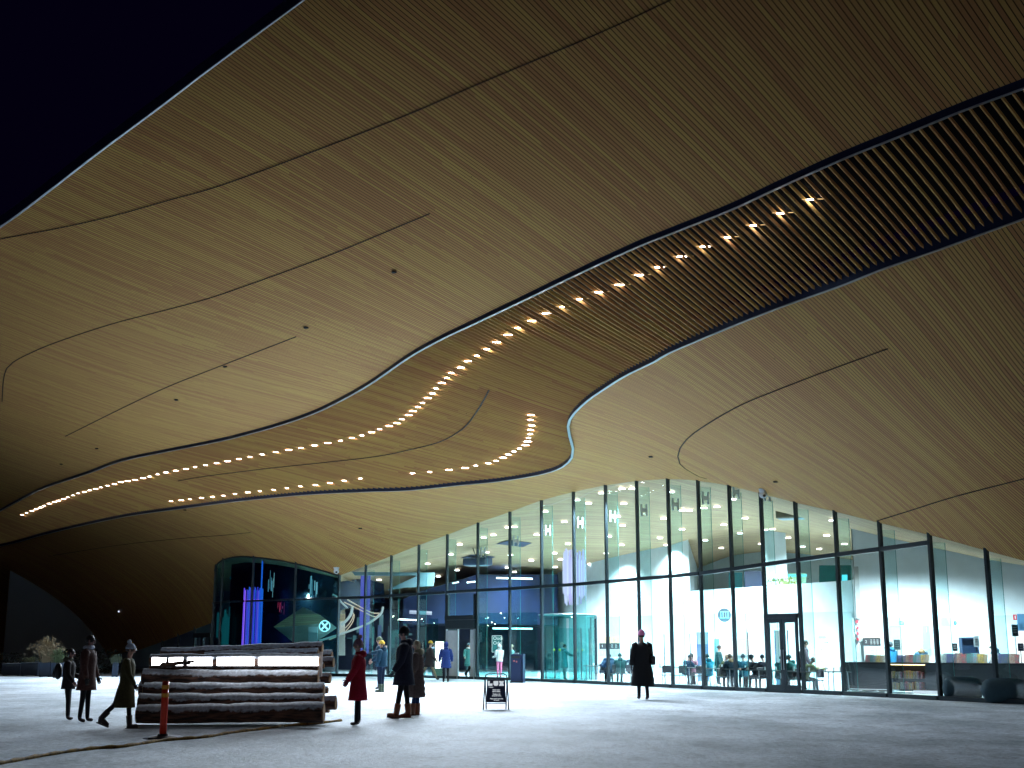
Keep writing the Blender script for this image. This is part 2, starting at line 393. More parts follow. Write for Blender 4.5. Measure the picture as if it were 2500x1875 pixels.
ROW2 = pz([(1095,785),(1095,828),(1100,878),(1092,918),(1095,957),(1080,992),(1060,1023),(1040,1057),(998,1087),(948,1113),(890,1140),(840,1168),(785,1197),(710,1220),(603,1240),(497,1262),(350,1278),(190,1297),(30,1310)],1000,800) \
 + pz([(2145,988),(1995,1007),(1865,1028),(1735,1045),(1605,1058),(1485,1075),(1363,1090),(1240,1102),(1125,1113),(1015,1127),(910,1142),(810,1152),(710,1163),(610,1175),(525,1183),(440,1192)],300,900)
M_LENS = glow('grille_lamp_lens', (1., .93, .86), 26)
M_SPILL = glow('slat_spill_glow', (1., .62, .25), 1.1)  # glow standing in for lamp light that bleeds along the slats
sdir = Vector((math.sin(AL), -math.cos(AL), 0)); nv3 = Vector((math.cos(AL), math.sin(AL), 0))
def lamp_proto():
    r = empty('grille_lamp', (0, 0, 0))
    mb = MB(); vs = []; 
    for x, y in ((-.26, 0), (-.12, .07), (.06, .055), (.34, .0), (.06, -.055), (-.12, -.07)): vs.append(sdir * x + nv3 * y)
    mb.plate(vs, .03, (0, 0, 1)); mb.build('lens', M_LENS, r)
    mb = MB(); mb.plate([sdir * x + nv3 * y + Vector((0, 0, .035)) for x, y in ((-.5, -.02), (.75, -.02), (.75, .02), (-.5, .02))], .02, (0, 0, 1)); mb.build('spill_strip', M_SPILL, r)
    return r
lproto = lamp_proto()
rows = [(ROW1, 'long', 'upper'), (ROW2, 'hooked', 'lower')]
sc_first = True; LAMPS = []
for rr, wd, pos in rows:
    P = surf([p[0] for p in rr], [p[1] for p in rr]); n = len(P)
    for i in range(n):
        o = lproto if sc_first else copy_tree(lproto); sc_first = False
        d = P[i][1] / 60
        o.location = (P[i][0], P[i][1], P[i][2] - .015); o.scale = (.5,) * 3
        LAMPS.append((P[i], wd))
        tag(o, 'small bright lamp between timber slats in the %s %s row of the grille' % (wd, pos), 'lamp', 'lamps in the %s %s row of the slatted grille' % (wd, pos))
def spot(name, loc, tgt, power, size, blend=.6, col=(1, .97, .93), r=.12, parent=None):
    l = bpy.data.lights.new(name, 'SPOT'); l.energy = power; l.spot_size = math.radians(size); l.spot_blend = blend; l.color = col; l.shadow_soft_size = r
    o = bpy.data.objects.new(name, l); COL.objects.link(o); o.location = loc
    o.rotation_euler = (Vector(tgt) - Vector(loc)).to_track_quat('-Z', 'Y').to_euler(); return o
# ------------------------------------------------------------------ glass
def glass(name, tint, refl=1.0, rough=.0, bump=0., ior=1.5, trans=1.):
    m = bpy.data.materials.new(name); m.use_nodes = True; n = m.node_tree; n.nodes.clear(); N = n.nodes.new; L = n.links.new
    tr = N('ShaderNodeBsdfTransparent'); tr.inputs[0].default_value = (*tint, 1)
    gl = N('ShaderNodeBsdfGlossy'); gl.inputs['Roughness'].default_value = rough; gl.inputs[0].default_value = (.95, 1, 1, 1)
    lw_ = N('ShaderNodeLayerWeight'); lw_.inputs['Blend'].default_value = .5      # Schlick term, the same from both sides of the sheet
    pw = N('ShaderNodeMath'); pw.operation = 'POWER'; pw.inputs[1].default_value = 5
    fr = N('ShaderNodeMath'); fr.operation = 'MULTIPLY_ADD'; fr.inputs[1].default_value = .92; fr.inputs[2].default_value = .045
    L(lw_.outputs['Facing'], pw.inputs[0]); L(pw.outputs[0], fr.inputs[0])
    ml = N('ShaderNodeMath'); ml.operation = 'MULTIPLY'; ml.inputs[1].default_value = refl
    mi = N('ShaderNodeMixShader'); o = N('ShaderNodeOutputMaterial')
    if bump:
        tc = N('ShaderNodeTexCoord'); mp = N('ShaderNodeMapping'); mp.inputs['Scale'].default_value = (.35, .35, .9)
        nz = N('ShaderNodeTexNoise'); nz.inputs['Scale'].default_value = 1.1; nz.inputs['Detail'].default_value = 1; bp = N('ShaderNodeBump')
        bp.inputs['Strength'].default_value = bump; bp.inputs['Distance'].default_value = .05
        L(tc.outputs['Object'], mp.inputs[0]); L(mp.outputs[0], nz.inputs['Vector']); L(nz.outputs[0], bp.inputs['Height'])
        L(bp.outputs[0], gl.inputs['Normal'])
    L(fr.outputs[0], ml.inputs[0]); L(ml.outputs[0], mi.inputs[0]); L(tr.outputs[0], mi.inputs[1]); L(gl.outputs[0], mi.inputs[2]); L(mi.outputs[0], o.inputs[0])
    return m
G_PANE = glass('pane_glass', (.88, .97, .98), 1.7, bump=.35)
G_FIN = glass('fin_glass', (.70, .88, .88), 1.)
G_TEAL = glass('teal_glass', (.18, .48, .52), 2.0, bump=.3)
G_CLEAR = glass('clear_glass', (.72, .93, .93), 1.6)
M_ALU = mat('pale_aluminium', (.55, .6, .64), .35, .7)
M_WHITE = mat('white_wall', (.78, .86, .9), .7, noise=.05, scale=2)
M_PANEL = mat('pale_grey_panel', (.52, .62, .64), .6, noise=.06, scale=1.5)
M_FLOOR = mat('polished_concrete', (.42, .48, .5), .25, noise=.12, scale=1.2)
M_DARK = mat('dark_blue_paint', (.012, .02, .05), .5)
M_BLACK = mat('matt_black', (.012, .013, .016), .5)
M_BEIGE = mat('beige_plaster', (.5, .5, .46), .8, noise=.06)
MUV = [Vector(p[:2] + (0,)) for p in MU]
def inward(i):
    a = MUV[max(i - 1, 0)]; b = MUV[min(i + 1, len(MUV) - 1)]; t = (b - a).normalized(); return Vector((-t.y, t.x, 0)), t    # away from camera, along facade
NM = len(MU)
DOOR, ENTR = 14, 4
for i in range(NM):
    x, y, zt, zr = MU[i]; nn, t = inward(i); a = math.atan2(t.y, t.x)
    top = zt + .5
    mb = MB(); w_ = .10 if i > 5 else .09
    mb.box((x, y, top / 2), (w_, .13, top), a); mb.build('mullion', M_STEEL, library)
    if i < NM - 1:
        x2, y2, zt2, zr2 = MU[i + 1]; A = Vector((x, y, 0)); B = Vector((x2, y2, 0))
        d = (B - A); dn = d.normalized(); a0 = A + dn * .065; b0 = B - dn * .065; q = nn * .02
        zb = .14
        def quad(z0a, z0b, z1a, z1b, m, name, off=.0, aa=None, bb=None):
            aa = aa or a0; bb = bb or b0
            o = nn * off; mb = MB(); mb.add([aa + o + Vector((0, 0, z0a)), bb + o + Vector((0, 0, z0b)), bb + o + Vector((0, 0, z1b)), aa + o + Vector((0, 0, z1a))], [(0, 1, 2, 3)])
            return mb.build(name, m, library)
        def bar(z0, z1, h, dep=.16, name='transom', m=M_STEEL, aa=None, bb=None, off=0):
            aa = (aa or a0) + nn * off; bb = (bb or b0) + nn * off; mb = MB(); o = nn * dep / 2
            vs = []
            for P, z in ((aa, z0), (bb, z1)):
                for s_, k in ((-1, 0), (1, 0), (1, 1), (-1, 1)): vs.append(P + o * s_ + Vector((0, 0, z + k * h)))
            mb.add(vs, [(0, 1, 2, 3), (7, 6, 5, 4)] + [(j, (j + 1) % 4, 4 + (j + 1) % 4, 4 + j) for j in range(4)])
            return mb.build(name, m, library)
        bar(0, 0, .14, .22, 'base_sill')
        if i < 18:
            if i not in (DOOR, ENTR): quad(zb, zb, zr - .06, zr2 - .06, G_PANE, 'glass_pane')
            bar(zr - .06, zr2 - .06, .14, .17)
            quad(zr + .08, zr2 + .08, zt + .4, zt2 + .4, G_PANE, 'glass_pane')
        else: quad(zb, zb, zt + .4, zt2 + .4, G_PANE, 'glass_pane')
    # glass fin
    if i >= 1:
        fw = .52 if i < 12 else .5; P0 = Vector((x, y, 0)) + nn * .11; P1 = Vector((x, y, 0)) + nn * (.11 + fw)
        mb = MB(); hz = zt - .22
        mb.add([P0 + Vector((0, 0, .02)), P1 + Vector((0, 0, .02)), P1 + Vector((0, 0, hz)), P0 + Vector((0, 0, hz))], [(0, 1, 2, 3)])
        fin = mb.build('glass_fin', G_FIN, library)
        mb = MB(); mb.tube([P1 + Vector((0, 0, .02)), P1 + Vector((0, 0, hz))], .009, 4); mb.build('fin_edge', mat('green_glass_edge', (.05, .3, .28), .2), fin)
        if 4 < i < 15:
            cz = [0,0,0,0,0,6.35,6.75,7.05,7.2,7.25,7.3,7.3,7.35,7.4,7.15][i]
            mb = MB(); R = Matrix((nn, t, Vector((0, 0, 1)))).transposed()
            for s_ in (.16, .42): mb.box(P0 + nn * (s_ - .05) + Vector((0, 0, cz)), (.07, .05, .5), R=R)
            mb.box(P0 + nn * .24 + Vector((0, 0, cz)), (.22, .045, .16), R=R)
            for s_ in (.11, .37):
                for dz in (-.17, .17): mb.ell(P0 + nn * s_ + Vector((0, 0, cz + dz)) - t * .03, (.03, .03, .03), 8, 6)
            mb.build('steel_clamp', M_ALU, fin)
# double door in bay 14
def door_frame(i, ztop, leafs, name, m, fill=G_CLEAR, head=None):
    x, y, zt, zr = MU[i]; x2, y2, _, _ = MU[i + 1]; A = Vector((x, y, 0)); B = Vector((x2, y2, 0)); nn, t = inward(i)
    d = (B - A); L = d.length; dn = d.normalized(); a = math.atan2(dn.y, dn.x); pn = Vector((-dn.y, dn.x, 0)); off = -pn * .06
    fr = MB()
    fr.box(A + dn * L / 2 + off + Vector((0, 0, ztop + .06)), (L - .16, .14, .16), a)
    f = fr.build(name, m, library)
    n = leafs; s = (L - .2) / n
    for k in range(n):
        c = A + dn * (.1 + s * (k + .5)) + off
        lf = MB(); st = .11
        for q in (-1, 1): lf.box(c + dn * q * (s / 2 - st / 2 - .008) + Vector((0, 0, ztop / 2)), (st, .07, ztop - .04), a)
        lf.box(c + Vector((0, 0, ztop - .10)), (s - 2 * st - .016, .065, .16), a); lf.box(c + Vector((0, 0, .15)), (s - 2 * st - .016, .065, .26), a)
        l = lf.build('door_leaf', m, f)
        g = MB(); e = dn * (s / 2 - st - .01)
        g.add([c - e + Vector((0, 0, .28)), c + e + Vector((0, 0, .28)), c + e + Vector((0, 0, ztop - .18)), c - e + Vector((0, 0, ztop - .18))], [(0, 1, 2, 3)]); g.build('door_glass', fill, l)
        hd = MB(); hp = c + dn * (s / 2 - .06) * (1 if k == 0 else -1) - pn * .07
        hd.tube([hp + Vector((0, 0, .8)), hp + Vector((0, 0, 1.5))], .015, 6); hd.build('door_handle', M_ALU, l)
    return A, B, dn, pn, L, f
A, B, dn, pn, L, f = door_frame(DOOR, 2.62, 2, 'double_door', M_STEEL)
q = MB(); q.add([A + dn * .07 + Vector((0, 0, 2.76)), B - dn * .07 + Vector((0, 0, 2.76)), B - dn * .07 + Vector((0, 0, MU[15][3] - .06)), A + dn * .07 + Vector((0, 0, MU[14][3] - .06))], [(0, 1, 2, 3)]); q.build('glass_pane', G_PANE, library)
# sliding entrance in bay 4: black header, upper window, silver sliding leaves half open
x, y, zt, zr = MU[4]; x2, y2, _, zr2 = MU[5]; A = Vector((x, y, 0)); B = Vector((x2, y2, 0)); d = B - A; L = d.length; dn = d.normalized(); pn = Vector((-dn.y, dn.x, 0)); a = math.atan2(dn.y, dn.x)
mb = MB(); mb.box(A + d / 2 - pn * .05 + Vector((0, 0, 3.06)), (L - .14, .3, .22), a); mb.box(A + d / 2 - pn * .05 + Vector((0, 0, 2.72)), (L - .14, .24, .44), a)
for s_ in (0, 1): mb.box(A + dn * (.14 + s_ * (L - .28)) - pn * .03 + Vector((0, 0, 3.7)), (.14, .14, 1.05), a)
ent = mb.build('entrance_door', M_STEEL, library)
q = MB(); q.add([A + dn * .2 + Vector((0, 0, 3.18)), B - dn * .2 + Vector((0, 0, 3.18)), B - dn * .2 + Vector((0, 0, 4.25)), A + dn * .2 + Vector((0, 0, 4.25))], [(0, 1, 2, 3)]); q.build('glass_pane', G_CLEAR, ent)
M_LEAF = mat('frosted_door_panel', (.72, .76, .82), .5, noise=.1, scale=3)
mb = MB(); mb.box(A + dn * .55 - pn * .08 + Vector((0, 0, 1.27)), (.86, .05, 2.3), a); mb.build('sliding_leaf', M_LEAF, ent)
mb = MB(); mb.box(A + dn * 1.01 - pn * .08 + Vector((0, 0, 1.25)), (.07, .09, 2.46), a); mb.box(A + dn * (L - .12) - pn * .08 + Vector((0, 0, 1.25)), (.07, .09, 2.46), a); mb.box(A + dn * .11 - pn * .08 + Vector((0, 0, 1.25)), (.05, .09, 2.46), a); mb.build('door_jamb', M_ALU, ent)
mb = MB(); mb.box(A + dn * (L - .42) + pn * .06 + Vector((0, 0, 1.25)), (.34, .04, 2.4), a); mb.build('sliding_leaf', M_LEAF, ent)

# ---- curved glass bay left of the entrance front, and the low glass strip beyond it
cp = resample(CYL, 9); cw = surf([p[0] for p in cp], [p[1] for p in cp])
def wallstrip(P, z0, ztops, name, m, off=0.):
    mb = MB(); n = len(P)
    vs = [(p[0], p[1], z0) for p in P] + [(p[0], p[1], z) for p, z in zip(P, ztops)]
    mb.add(vs, [(i, i + 1, n + i + 1, n + i) for i in range(n - 1)]); return mb.build(name, m, library, smooth=True)
# the far left edge runs down as a tight return
ret = [cw[-1] + np.array([-.05, .6 * k, 0]) for k in (1, 2, 3)]
cyP = list(cw) + ret
TRZ = 4.25
wallstrip(cyP, 0, [TRZ] * len(cyP), 'curved_glass', G_TEAL)
wallstrip(cyP, TRZ + .1, [p[2] + .25 for p in cyP], 'curved_glass', G_TEAL)
mb = MB()
for k in range(len(cyP) - 1):
    A = Vector(cyP[k]); B = Vector(cyP[k + 1]); A.z = B.z = TRZ + .02; c = (A + B) / 2; a = math.atan2((B - A).y, (B - A).x); mb.box(c, ((B - A).length + .02, .13, .11), a)
mb.build('transom', M_STEEL, library)
mb = MB()
for k in range(len(cyP) - 1):
    A = Vector(cyP[k]); B = Vector(cyP[k + 1]); A.z = B.z = .07; c = (A + B) / 2; a = math.atan2((B - A).y, (B - A).x); mb.box(c, ((B - A).length + .02, .16, .14), a)
mb.build('base_sill', M_STEEL, library)
mb = MB(); mb.tube([Vector(p) + Vector((0, -.03, -.02)) for p in cyP[:-3]], .05, 6); mb.build('head_trim', M_STEEL, library)
for uu in (723, 620, 548, 526):
    k = int(np.argmin([abs(p[0] - uu) for p in cp])); p = cw[k]
    mb = MB(); mb.box((p[0], p[1] - .02, (p[2] + .1) / 2), (.11, .15, p[2] + .1)); mb.build('mullion', M_STEEL, library)
lp = [(530, 1519), (519, 1520.5), (476, 1537), (436, 1553), (397, 1568), (345, 1587)]
lw = surf([p[0] for p in lp], [p[1] for p in lp])
wallstrip(list(lw), 0, [p[2] + .35 for p in lw], 'glass_pane', G_PANE)
for k in (1, 2, 3, 4):
    p = lw[k]; mb = MB(); mb.box((p[0], p[1], p[2] / 2 + .1), (.14, .16, p[2] + .2)); mb.build('mullion', M_STEEL, library)
A, B = Vector(lw[1]), Vector(lw[2]); A.z = B.z = 0; d = A - B; a = math.atan2(d.y, d.x); c = (A + B) / 2
mb = MB(); mb.box(c + Vector((0, -.05, 2.35)), (d.length, .2, .3), a)
for s_ in (-.46, 0, .46): mb.box(c + d * s_ + Vector((0, -.05, 1.1)), (.2 if s_ else .34, .18, 2.2), a)
mb.build('side_door', M_STEEL, library)

# ------------------------------------------------------------------ interior shell
M_ICEIL = board_mat('interior_boards', .16, .12, base=(.66, .46, .28), dark=.35)
UB = [829, 894, 956, 1023, 1092, 1167, 1245, 1322, 1400, 1478, 1554, 1630, 1704, 1780, 1857, 1941, 2038, 2147, 2269, 2407, 2560]
ZB = [5.2, 5.2, 5.2, 5.2, 5.2, 5.3, 5.4, 5.6, 5.75, 5.85, 5.95, 6.1, 7.0, 8.0, 8.4, 8.3, 8.0, 7.6, 7.2, 7.0, 7.0]
mb = MB(); vs = []; K = 14
for k in range(K + 1):
    s_ = k / K
    for i in range(NM):
        x, y, zt, _ = MU[i]; q = x / y; Y = y + (98 - y) * s_; zl = zt + (ZB[i] - zt) * s_
        vs.append((q * Y + .0, Y + .02, zl + .02))
for k in range(K):
    for i in range(NM - 1):
        a = k * NM + i; mb.f.append((a, a + 1, a + NM + 1, a + NM))
mb.v = vs; mb.m = [0] * len(mb.f); mb.build('interior_ceiling', M_ICEIL, library, smooth=True)
# ceiling left of it over the curved bay
mb = MB(); P = [Vector(p) for p in cw]; n = len(P); vs = []
for k in range(6):
    for j, p in enumerate(P):
        q = Vector((-9.45 - (j / n) * 16, 99, 5.2 + .8 * j / n)); vs.append(p + (q - p) * (k / 5) + Vector((0, .02, .03)))
for k in range(5):
    for j in range(n - 1): mb.f.append((k * n + j, k * n + j + 1, (k + 1) * n + j + 1, (k + 1) * n + j))
mb.v = vs; mb.m = [0] * len(mb.f); mb.build('interior_ceiling', M_ICEIL, library, smooth=True)
def wall(pts, z0, name='interior_wall', m=M_WHITE, th=.2):
    """pts: (u, Y, ztop)"""
    mb = MB(); W = [Vector((float((u - UC) / FPX * Y * (1 / math.cos(TH)) * .999), Y, zt)) for u, Y, zt in pts]
    n = len(W); vs = [Vector((p.x, p.y, z0)) for p in W] + W + [Vector((p.x, p.y + th, z0)) for p in W] + [p + Vector((0, th, 0)) for p in W]
    fs = []
    for i in range(n - 1): fs += [(i, i + 1, n + i + 1, n + i), (2 * n + i + 1, 2 * n + i, 3 * n + i, 3 * n + i + 1), (n + i, n + i + 1, 3 * n + i + 1, 3 * n + i)]
    fs += [(0, n, 3 * n, 2 * n), (n - 1, 3 * n - 1, 4 * n - 1, 2 * n - 1)]
    mb.add(vs, fs); return mb.build(name, m, library)
def px(u, v, Y): return at(u, v, Y)
WX = lambda u, v, Y: at(u, v, Y)
def wall2(pts, m=M_WHITE, name='interior_wall', z0=0., th=.15):
    """pts: (u, vtop, Y) upright wall whose head follows the pixel row"""
    W = [at(u, v, Y) for u, v, Y in pts]; n = len(W)
    vs = [Vector((p.x, p.y, z0)) for p in W] + W + [Vector((p.x, p.y + th, z0)) for p in W] + [p + Vector((0, th, 0)) for p in W]
    fs = []
    for i in range(n - 1): fs += [(i, i + 1, n + i + 1, n + i), (2 * n + i + 1, 2 * n + i, 3 * n + i, 3 * n + i + 1), (n + i, n + i + 1, 3 * n + i + 1, 3 * n + i)]
    fs += [(0, n, 3 * n, 2 * n), (n - 1, 3 * n - 1, 4 * n - 1, 2 * n - 1)]
    mb = MB(); mb.add(vs, fs); return mb.build(name, m, library)
# left white wall (full height), mezzanine parapet, upper rooms, right white block
wall2([(1361, 1380, 86), (1680, 1300, 70.5)])
wall2([(1361, 1300, 86), (1361.5, 1300, 92)])
wall2([(1680, 1443.5, 70.5), (2100, 1415, 57.5)], name='parapet_wall')
wall2([(1680, 1300, 71), (1700, 1300, 90), (2200, 1300, 86)], m=M_WHITE)
wall2([(2078, 1255, 50), (2700, 1200, 46)])
wall2([(2078, 1255, 50), (2110, 1255, 58)])
wall2([(1873, 1290, 66), (1917, 1290, 65.2)], name='column', th=1.0)
# lower darker panelling, 2-3 cm proud
wall2([(1362, 1509, 85.9), (1680, 1500, 70.4)], M_PANEL, 'wall_panelling'); wall2([(1680, 1500, 70.4), (2079, 1493, 57.9)], M_PANEL, 'wall_panelling')
wall2([(2079, 1509, 49.9), (2700, 1498, 45.9)], M_PANEL, 'wall_panelling')
# mezzanine floor slab
mb = MB(); S_ = [at(1680, 1443, 70.5), at(2100, 1415, 57.5), at(2200, 1430, 88), at(1690, 1450, 90)]; mb.prism([(p.x, p.y) for p in S_], 3.5, 3.8); mb.build('mezzanine_floor', M_WHITE, library)
# openings and coloured rooms behind the parapet
def panel(u0, v0, u1, v1, Y, m, name='wall_panel', th=.05, parent=library, Y2=None):
    Y2 = Y if Y2 is None else Y2
    mb = MB(); mb.plate([at(u0, v0, Y), at(u1, v0 + 0, Y2), at(u1, v1, Y2), at(u0, v1, Y)], th, (0, 1, 0)); return mb.build(name, m, parent)
panel(1816, 1394, 1877, 1440, 80, M_DARK, 'room_opening'); panel(1779, 1398, 1812, 1436, 84, mat('teal_blue_wall', (.1, .42, .5), .6), 'room_opening')
panel(2000, 1380, 2078, 1430, 74, mat('deep_green_room', (.01, .12, .12), .4), 'room_opening')
panel(2056, 1403, 2069, 1424, 73.9, glow('cyan_lit_door', (.1, .75, .95), 1.2), 'lit_doorway')
panel(1918, 1400, 1968, 1424, 82, glow('green_mural', (.35, .8, .5), .9), 'mural'); panel(1918, 1402, 1970, 1408, 81.9, glow('cyan_band', (.1, .8, .9), 1.), 'mural')
# bright back rooms at ground level
M_LIT = glow('bright_back_room', (.93, .98, 1.), 1.15)
panel(1757, 1560, 1873, 1600, 67, M_LIT, 'lit_doorway', Y2=64); panel(1744, 1560, 1756, 1640, 66.8, mat('green_grey', (.05, .13, .14), .6), 'wall_panel')
for u0, u1, Y, Yb in ((2169, 2223, 49.2, 48.9), (2301, 2359, 48.5, 48.1)):
    panel(u0, 1529, u1, 1640, Y, M_LIT, 'lit_doorway', Y2=Yb)
panel(2165, 1509, 2228, 1529, 49.15, mat('soffit_grey', (.33, .43, .46), .6), 'wall_panel', Y2=48.8); panel(2298, 1509, 2362, 1529, 48.4, mat('soffit_grey', (.3, .4, .4), .6), 'wall_panel', Y2=48.05)
panel(2484, 1499, 2540, 1540, 47, mat('blue_shade', (.12, .3, .5), .5), 'wall_panel'); panel(2484, 1540, 2540, 1620, 47, M_LIT, 'lit_doorway')
# auditorium volume, dark drum, teal cafe partitions on the left
M_NIGHT = mat('midnight_blue_panel', (.006, .014, .05), .3, noise=.3, scale=.8)
Pd = [at(985, 1462, 78), at(1022, 1444, 78), at(1095, 1423.6, 78), at(1166, 1402.5, 78), at(1362, 1402.5, 84)]
mb = MB(); n = len(Pd); lowz = [3.2] * n
vs = [Vector((p.x, p.y, 3.0)) for p in Pd] + Pd + [Vector((p.x * 1.1, p.y + 9, 3.0)) for p in Pd] + [p + Vector((p.x * .1, 9, 0)) for p in Pd]
fs = [];
for i in range(n - 1): fs += [(i, i + 1, n + i + 1, n + i), (n + i, n + i + 1, 3 * n + i + 1, 3 * n + i), (i + 1, i, 2 * n + i, 2 * n + i + 1)]
mb.add(vs, fs); mb.build('auditorium_volume', M_NIGHT, library)
wall2([(830, 1490, 90), (1000, 1485, 90), (1362, 1485, 88)], M_NIGHT, 'interior_wall')
mb = MB(); Pb = [(860, 1396), (1061, 1398), (1057, 1430), (985, 1434), (945, 1440), (1020, 1405), (865, 1404)]
mb.plate([at(u, v, 71) for u, v in Pb], .6, (0, 1, 0)); mb.build('ceiling_bulkhead', mat('grey_teal_bulkhead', (.16, .26, .29), .6), library)
G_CAFE = glass('cafe_glass', (.35, .75, .74), 2.)
for u0, u1, vt, Y in ((955, 975, 1490, 72), (1023, 1041, 1450, 70), (1046, 1070, 1510, 73), (1168, 1260, 1496, 71), (1262, 1312, 1495, 69)):
    a_, b_ = at(u0, vt, Y), at(u1, vt, Y); mb = MB(); mb.add([(a_.x, Y, 0), (b_.x, Y, 0), b_, a_], [(0, 1, 2, 3)]); mb.build('glass_partition', G_CAFE, library)
# linear lights and lit strips in the left hall
M_TUBE = glow('cool_tube', (.75, .95, 1.), 5)
for u0, v0, u1, v1, Y, r in ((1212, 1411, 1300, 1413, 77.8, .05), (1203, 1534, 1300, 1535, 74, .05), (1140, 1422, 1160, 1420, 77.6, .04), (1000, 1494, 1054, 1497, 77, .12), (975, 1512, 1020, 1514, 76, .04), (1105, 1424, 1120, 1421, 77.6, .03)):
    mb = MB(); mb.tube([at(u0, v0, Y), at(u1, v1, Y)], r, 6); o = mb.build('tube_light', M_TUBE if r < .1 else glow('dim_lilac', (.6, .65, .9), .5)); tag(o, 'thin cool tube light glowing inside the dark left hall' if r < .1 else 'pale lilac light panel glowing inside the dark left hall', 'light', 'tube lights in the dark left hall' if r < .1 else None)
mb = MB(); Fl = [at(829, 1660, 68)]; F0 = [(p.x, p.y) for p in MUV]; 
poly = [(x, y + .0) for x, y in F0][::-1] + [(-18, 76), (-30, 96), (-30, 120), (60, 120), (60, 31)]
mb.add([(x, y, .004) for x, y in poly], [tuple(range(len(poly)))]); mb.build('interior_floor', M_FLOOR, library)
# room box so the interior keeps its light
mb = MB(); mb.add([(-40, 100, 0), (60, 100, 0), (60, 100, 11), (-40, 100, 11)], [(0, 1, 2, 3)]); mb.build('interior_wall', mat('back_grey', (.2, .25, .28), .7), library)
mb = MB(); mb.add([(16, 33, 0), (24, 50, 0), (24, 50, 9), (16, 33, 9)], [(0, 1, 2, 3)]); mb.build('interior_wall', M_WHITE, library)
# ---- the dark drum with the rhombic opening
def drumP(u): # plan point of the drum wall
    t = (u - 750) / 195.; Y = 76.5 + 3.5 * t * t; r = ray(u, VH); return float(r[0] / r[1]) * Y, Y
dtop = lambda u: np.interp(u, [556, 620, 700, 770, 830, 900, 938], [1378, 1368, 1374, 1389, 1412, 1415, 1427])
poly = [(u, dtop(u)) for u in range(556, 939, 18)] + [(938, 1470), (870, 1478), (829, 1490), (824, 1600), (824, 1640), (556, 1640)]
hole = [(666, 1530), (737, 1481.6), (780, 1502), (821.5, 1533), (763, 1573), (746, 1587), (722, 1573)]
V2 = [Vector(p) for p in poly]; n0 = len(V2); V2 += [Vector(p) for p in hole]; n1 = len(V2)
for gx in range(570, 930, 20):
    for gy in range(1400, 1640, 30):
        if gy > dtop(gx) + 8 and not (660 < gx < 825 and 1475 < gy < 1590) and not (gx > 820 and gy > 1465): V2.append(Vector((gx, gy)))
r = delaunay_2d_cdt(V2, [], [list(range(n0)), list(range(n0, n1))], 1, 1e-4)
vv_ = [p for p in r[0]]; ff = []
for f_ in r[2]:
    c = sum((vv_[i] for i in f_), Vector((0, 0))) / len(f_); ins = False
    for i in range(len(hole)):
        a, b = hole[i], hole[(i + 1) % len(hole)]
        if (a[1] > c.y) != (b[1] > c.y) and c.x < (b[0] - a[0]) * (c.y - a[1]) / (b[1] - a[1]) + a[0]: ins = not ins
    if not ins: ff.append(f_)
mb = MB(); pts = []
for p in vv_:
    X, Y = drumP(p.x); pts.append((X, Y, max(0, at(p.x, p.y, Y).z)))
M_DRUM = mat('dark_drum', (.006, .02, .045), .22, .2, noise=.6, scale=.6, col2=(.003, .008, .016))
mb.add(pts, ff); mb.build('dark_drum_wall', M_DRUM, library, smooth=True)
panel(640, 1470, 842, 1600, 80, M_BEIGE, 'lobby_wall'); panel(640, 1475, 842, 1600, 79.9, M_BEIGE, 'lobby_wall')
mb = MB(); mb.plate([at(640, 1500, 78), at(790, 1499, 78), at(842, 1499, 78), at(842, 1516, 79), at(725, 1528, 79), at(640, 1534, 79)], .1, (0, 1, 0)); mb.build('lobby_timber', M_ICEIL, library)
panel(753, 1530, 775, 1600, 79.6, M_WHITE, 'column'); panel(722, 1528, 725, 1600, 79.5, M_BEIGE, 'column')
# ------------------------------------------------------------------ interior things
def thing(mb, name, mats, label, cat, group=None, **k):
    return tag(mb.build(name, mats, **k), label, cat, group)
# ceiling downlight clusters (seen through the upper panes)
M_DOWN = glow('downlight', (1, 1, 1), 14)
def zceil(u, Y):
    i = float(np.interp(u, UB, range(21))); a = int(min(i, 19)); f = i - a
    lerp = lambda k: MU[a][k] * (1 - f) + MU[a + 1][k] * f
    zt, yf = lerp(2), lerp(1); zb = ZB[a] * (1 - f) + ZB[a + 1] * f; s_ = (Y - yf) / (98 - yf); return zt + (zb - zt) * s_
def ceil_hit(u, v):
    r = ray(u, v); lo, hi = 30., 98.
    i = float(np.interp(u, UB, range(21))); a = int(min(i, 19)); f = i - a; yf = MU[a][1] * (1 - f) + MU[a + 1][1] * f
    lo = yf
    g = lambda Y: CH + float(r[2] / r[1]) * Y - zceil(u, Y)
    for _ in range(40):
        m_ = (lo + hi) / 2
        if g(m_) > 0: hi = m_
        else: lo = m_
    return at(u, v, lo)
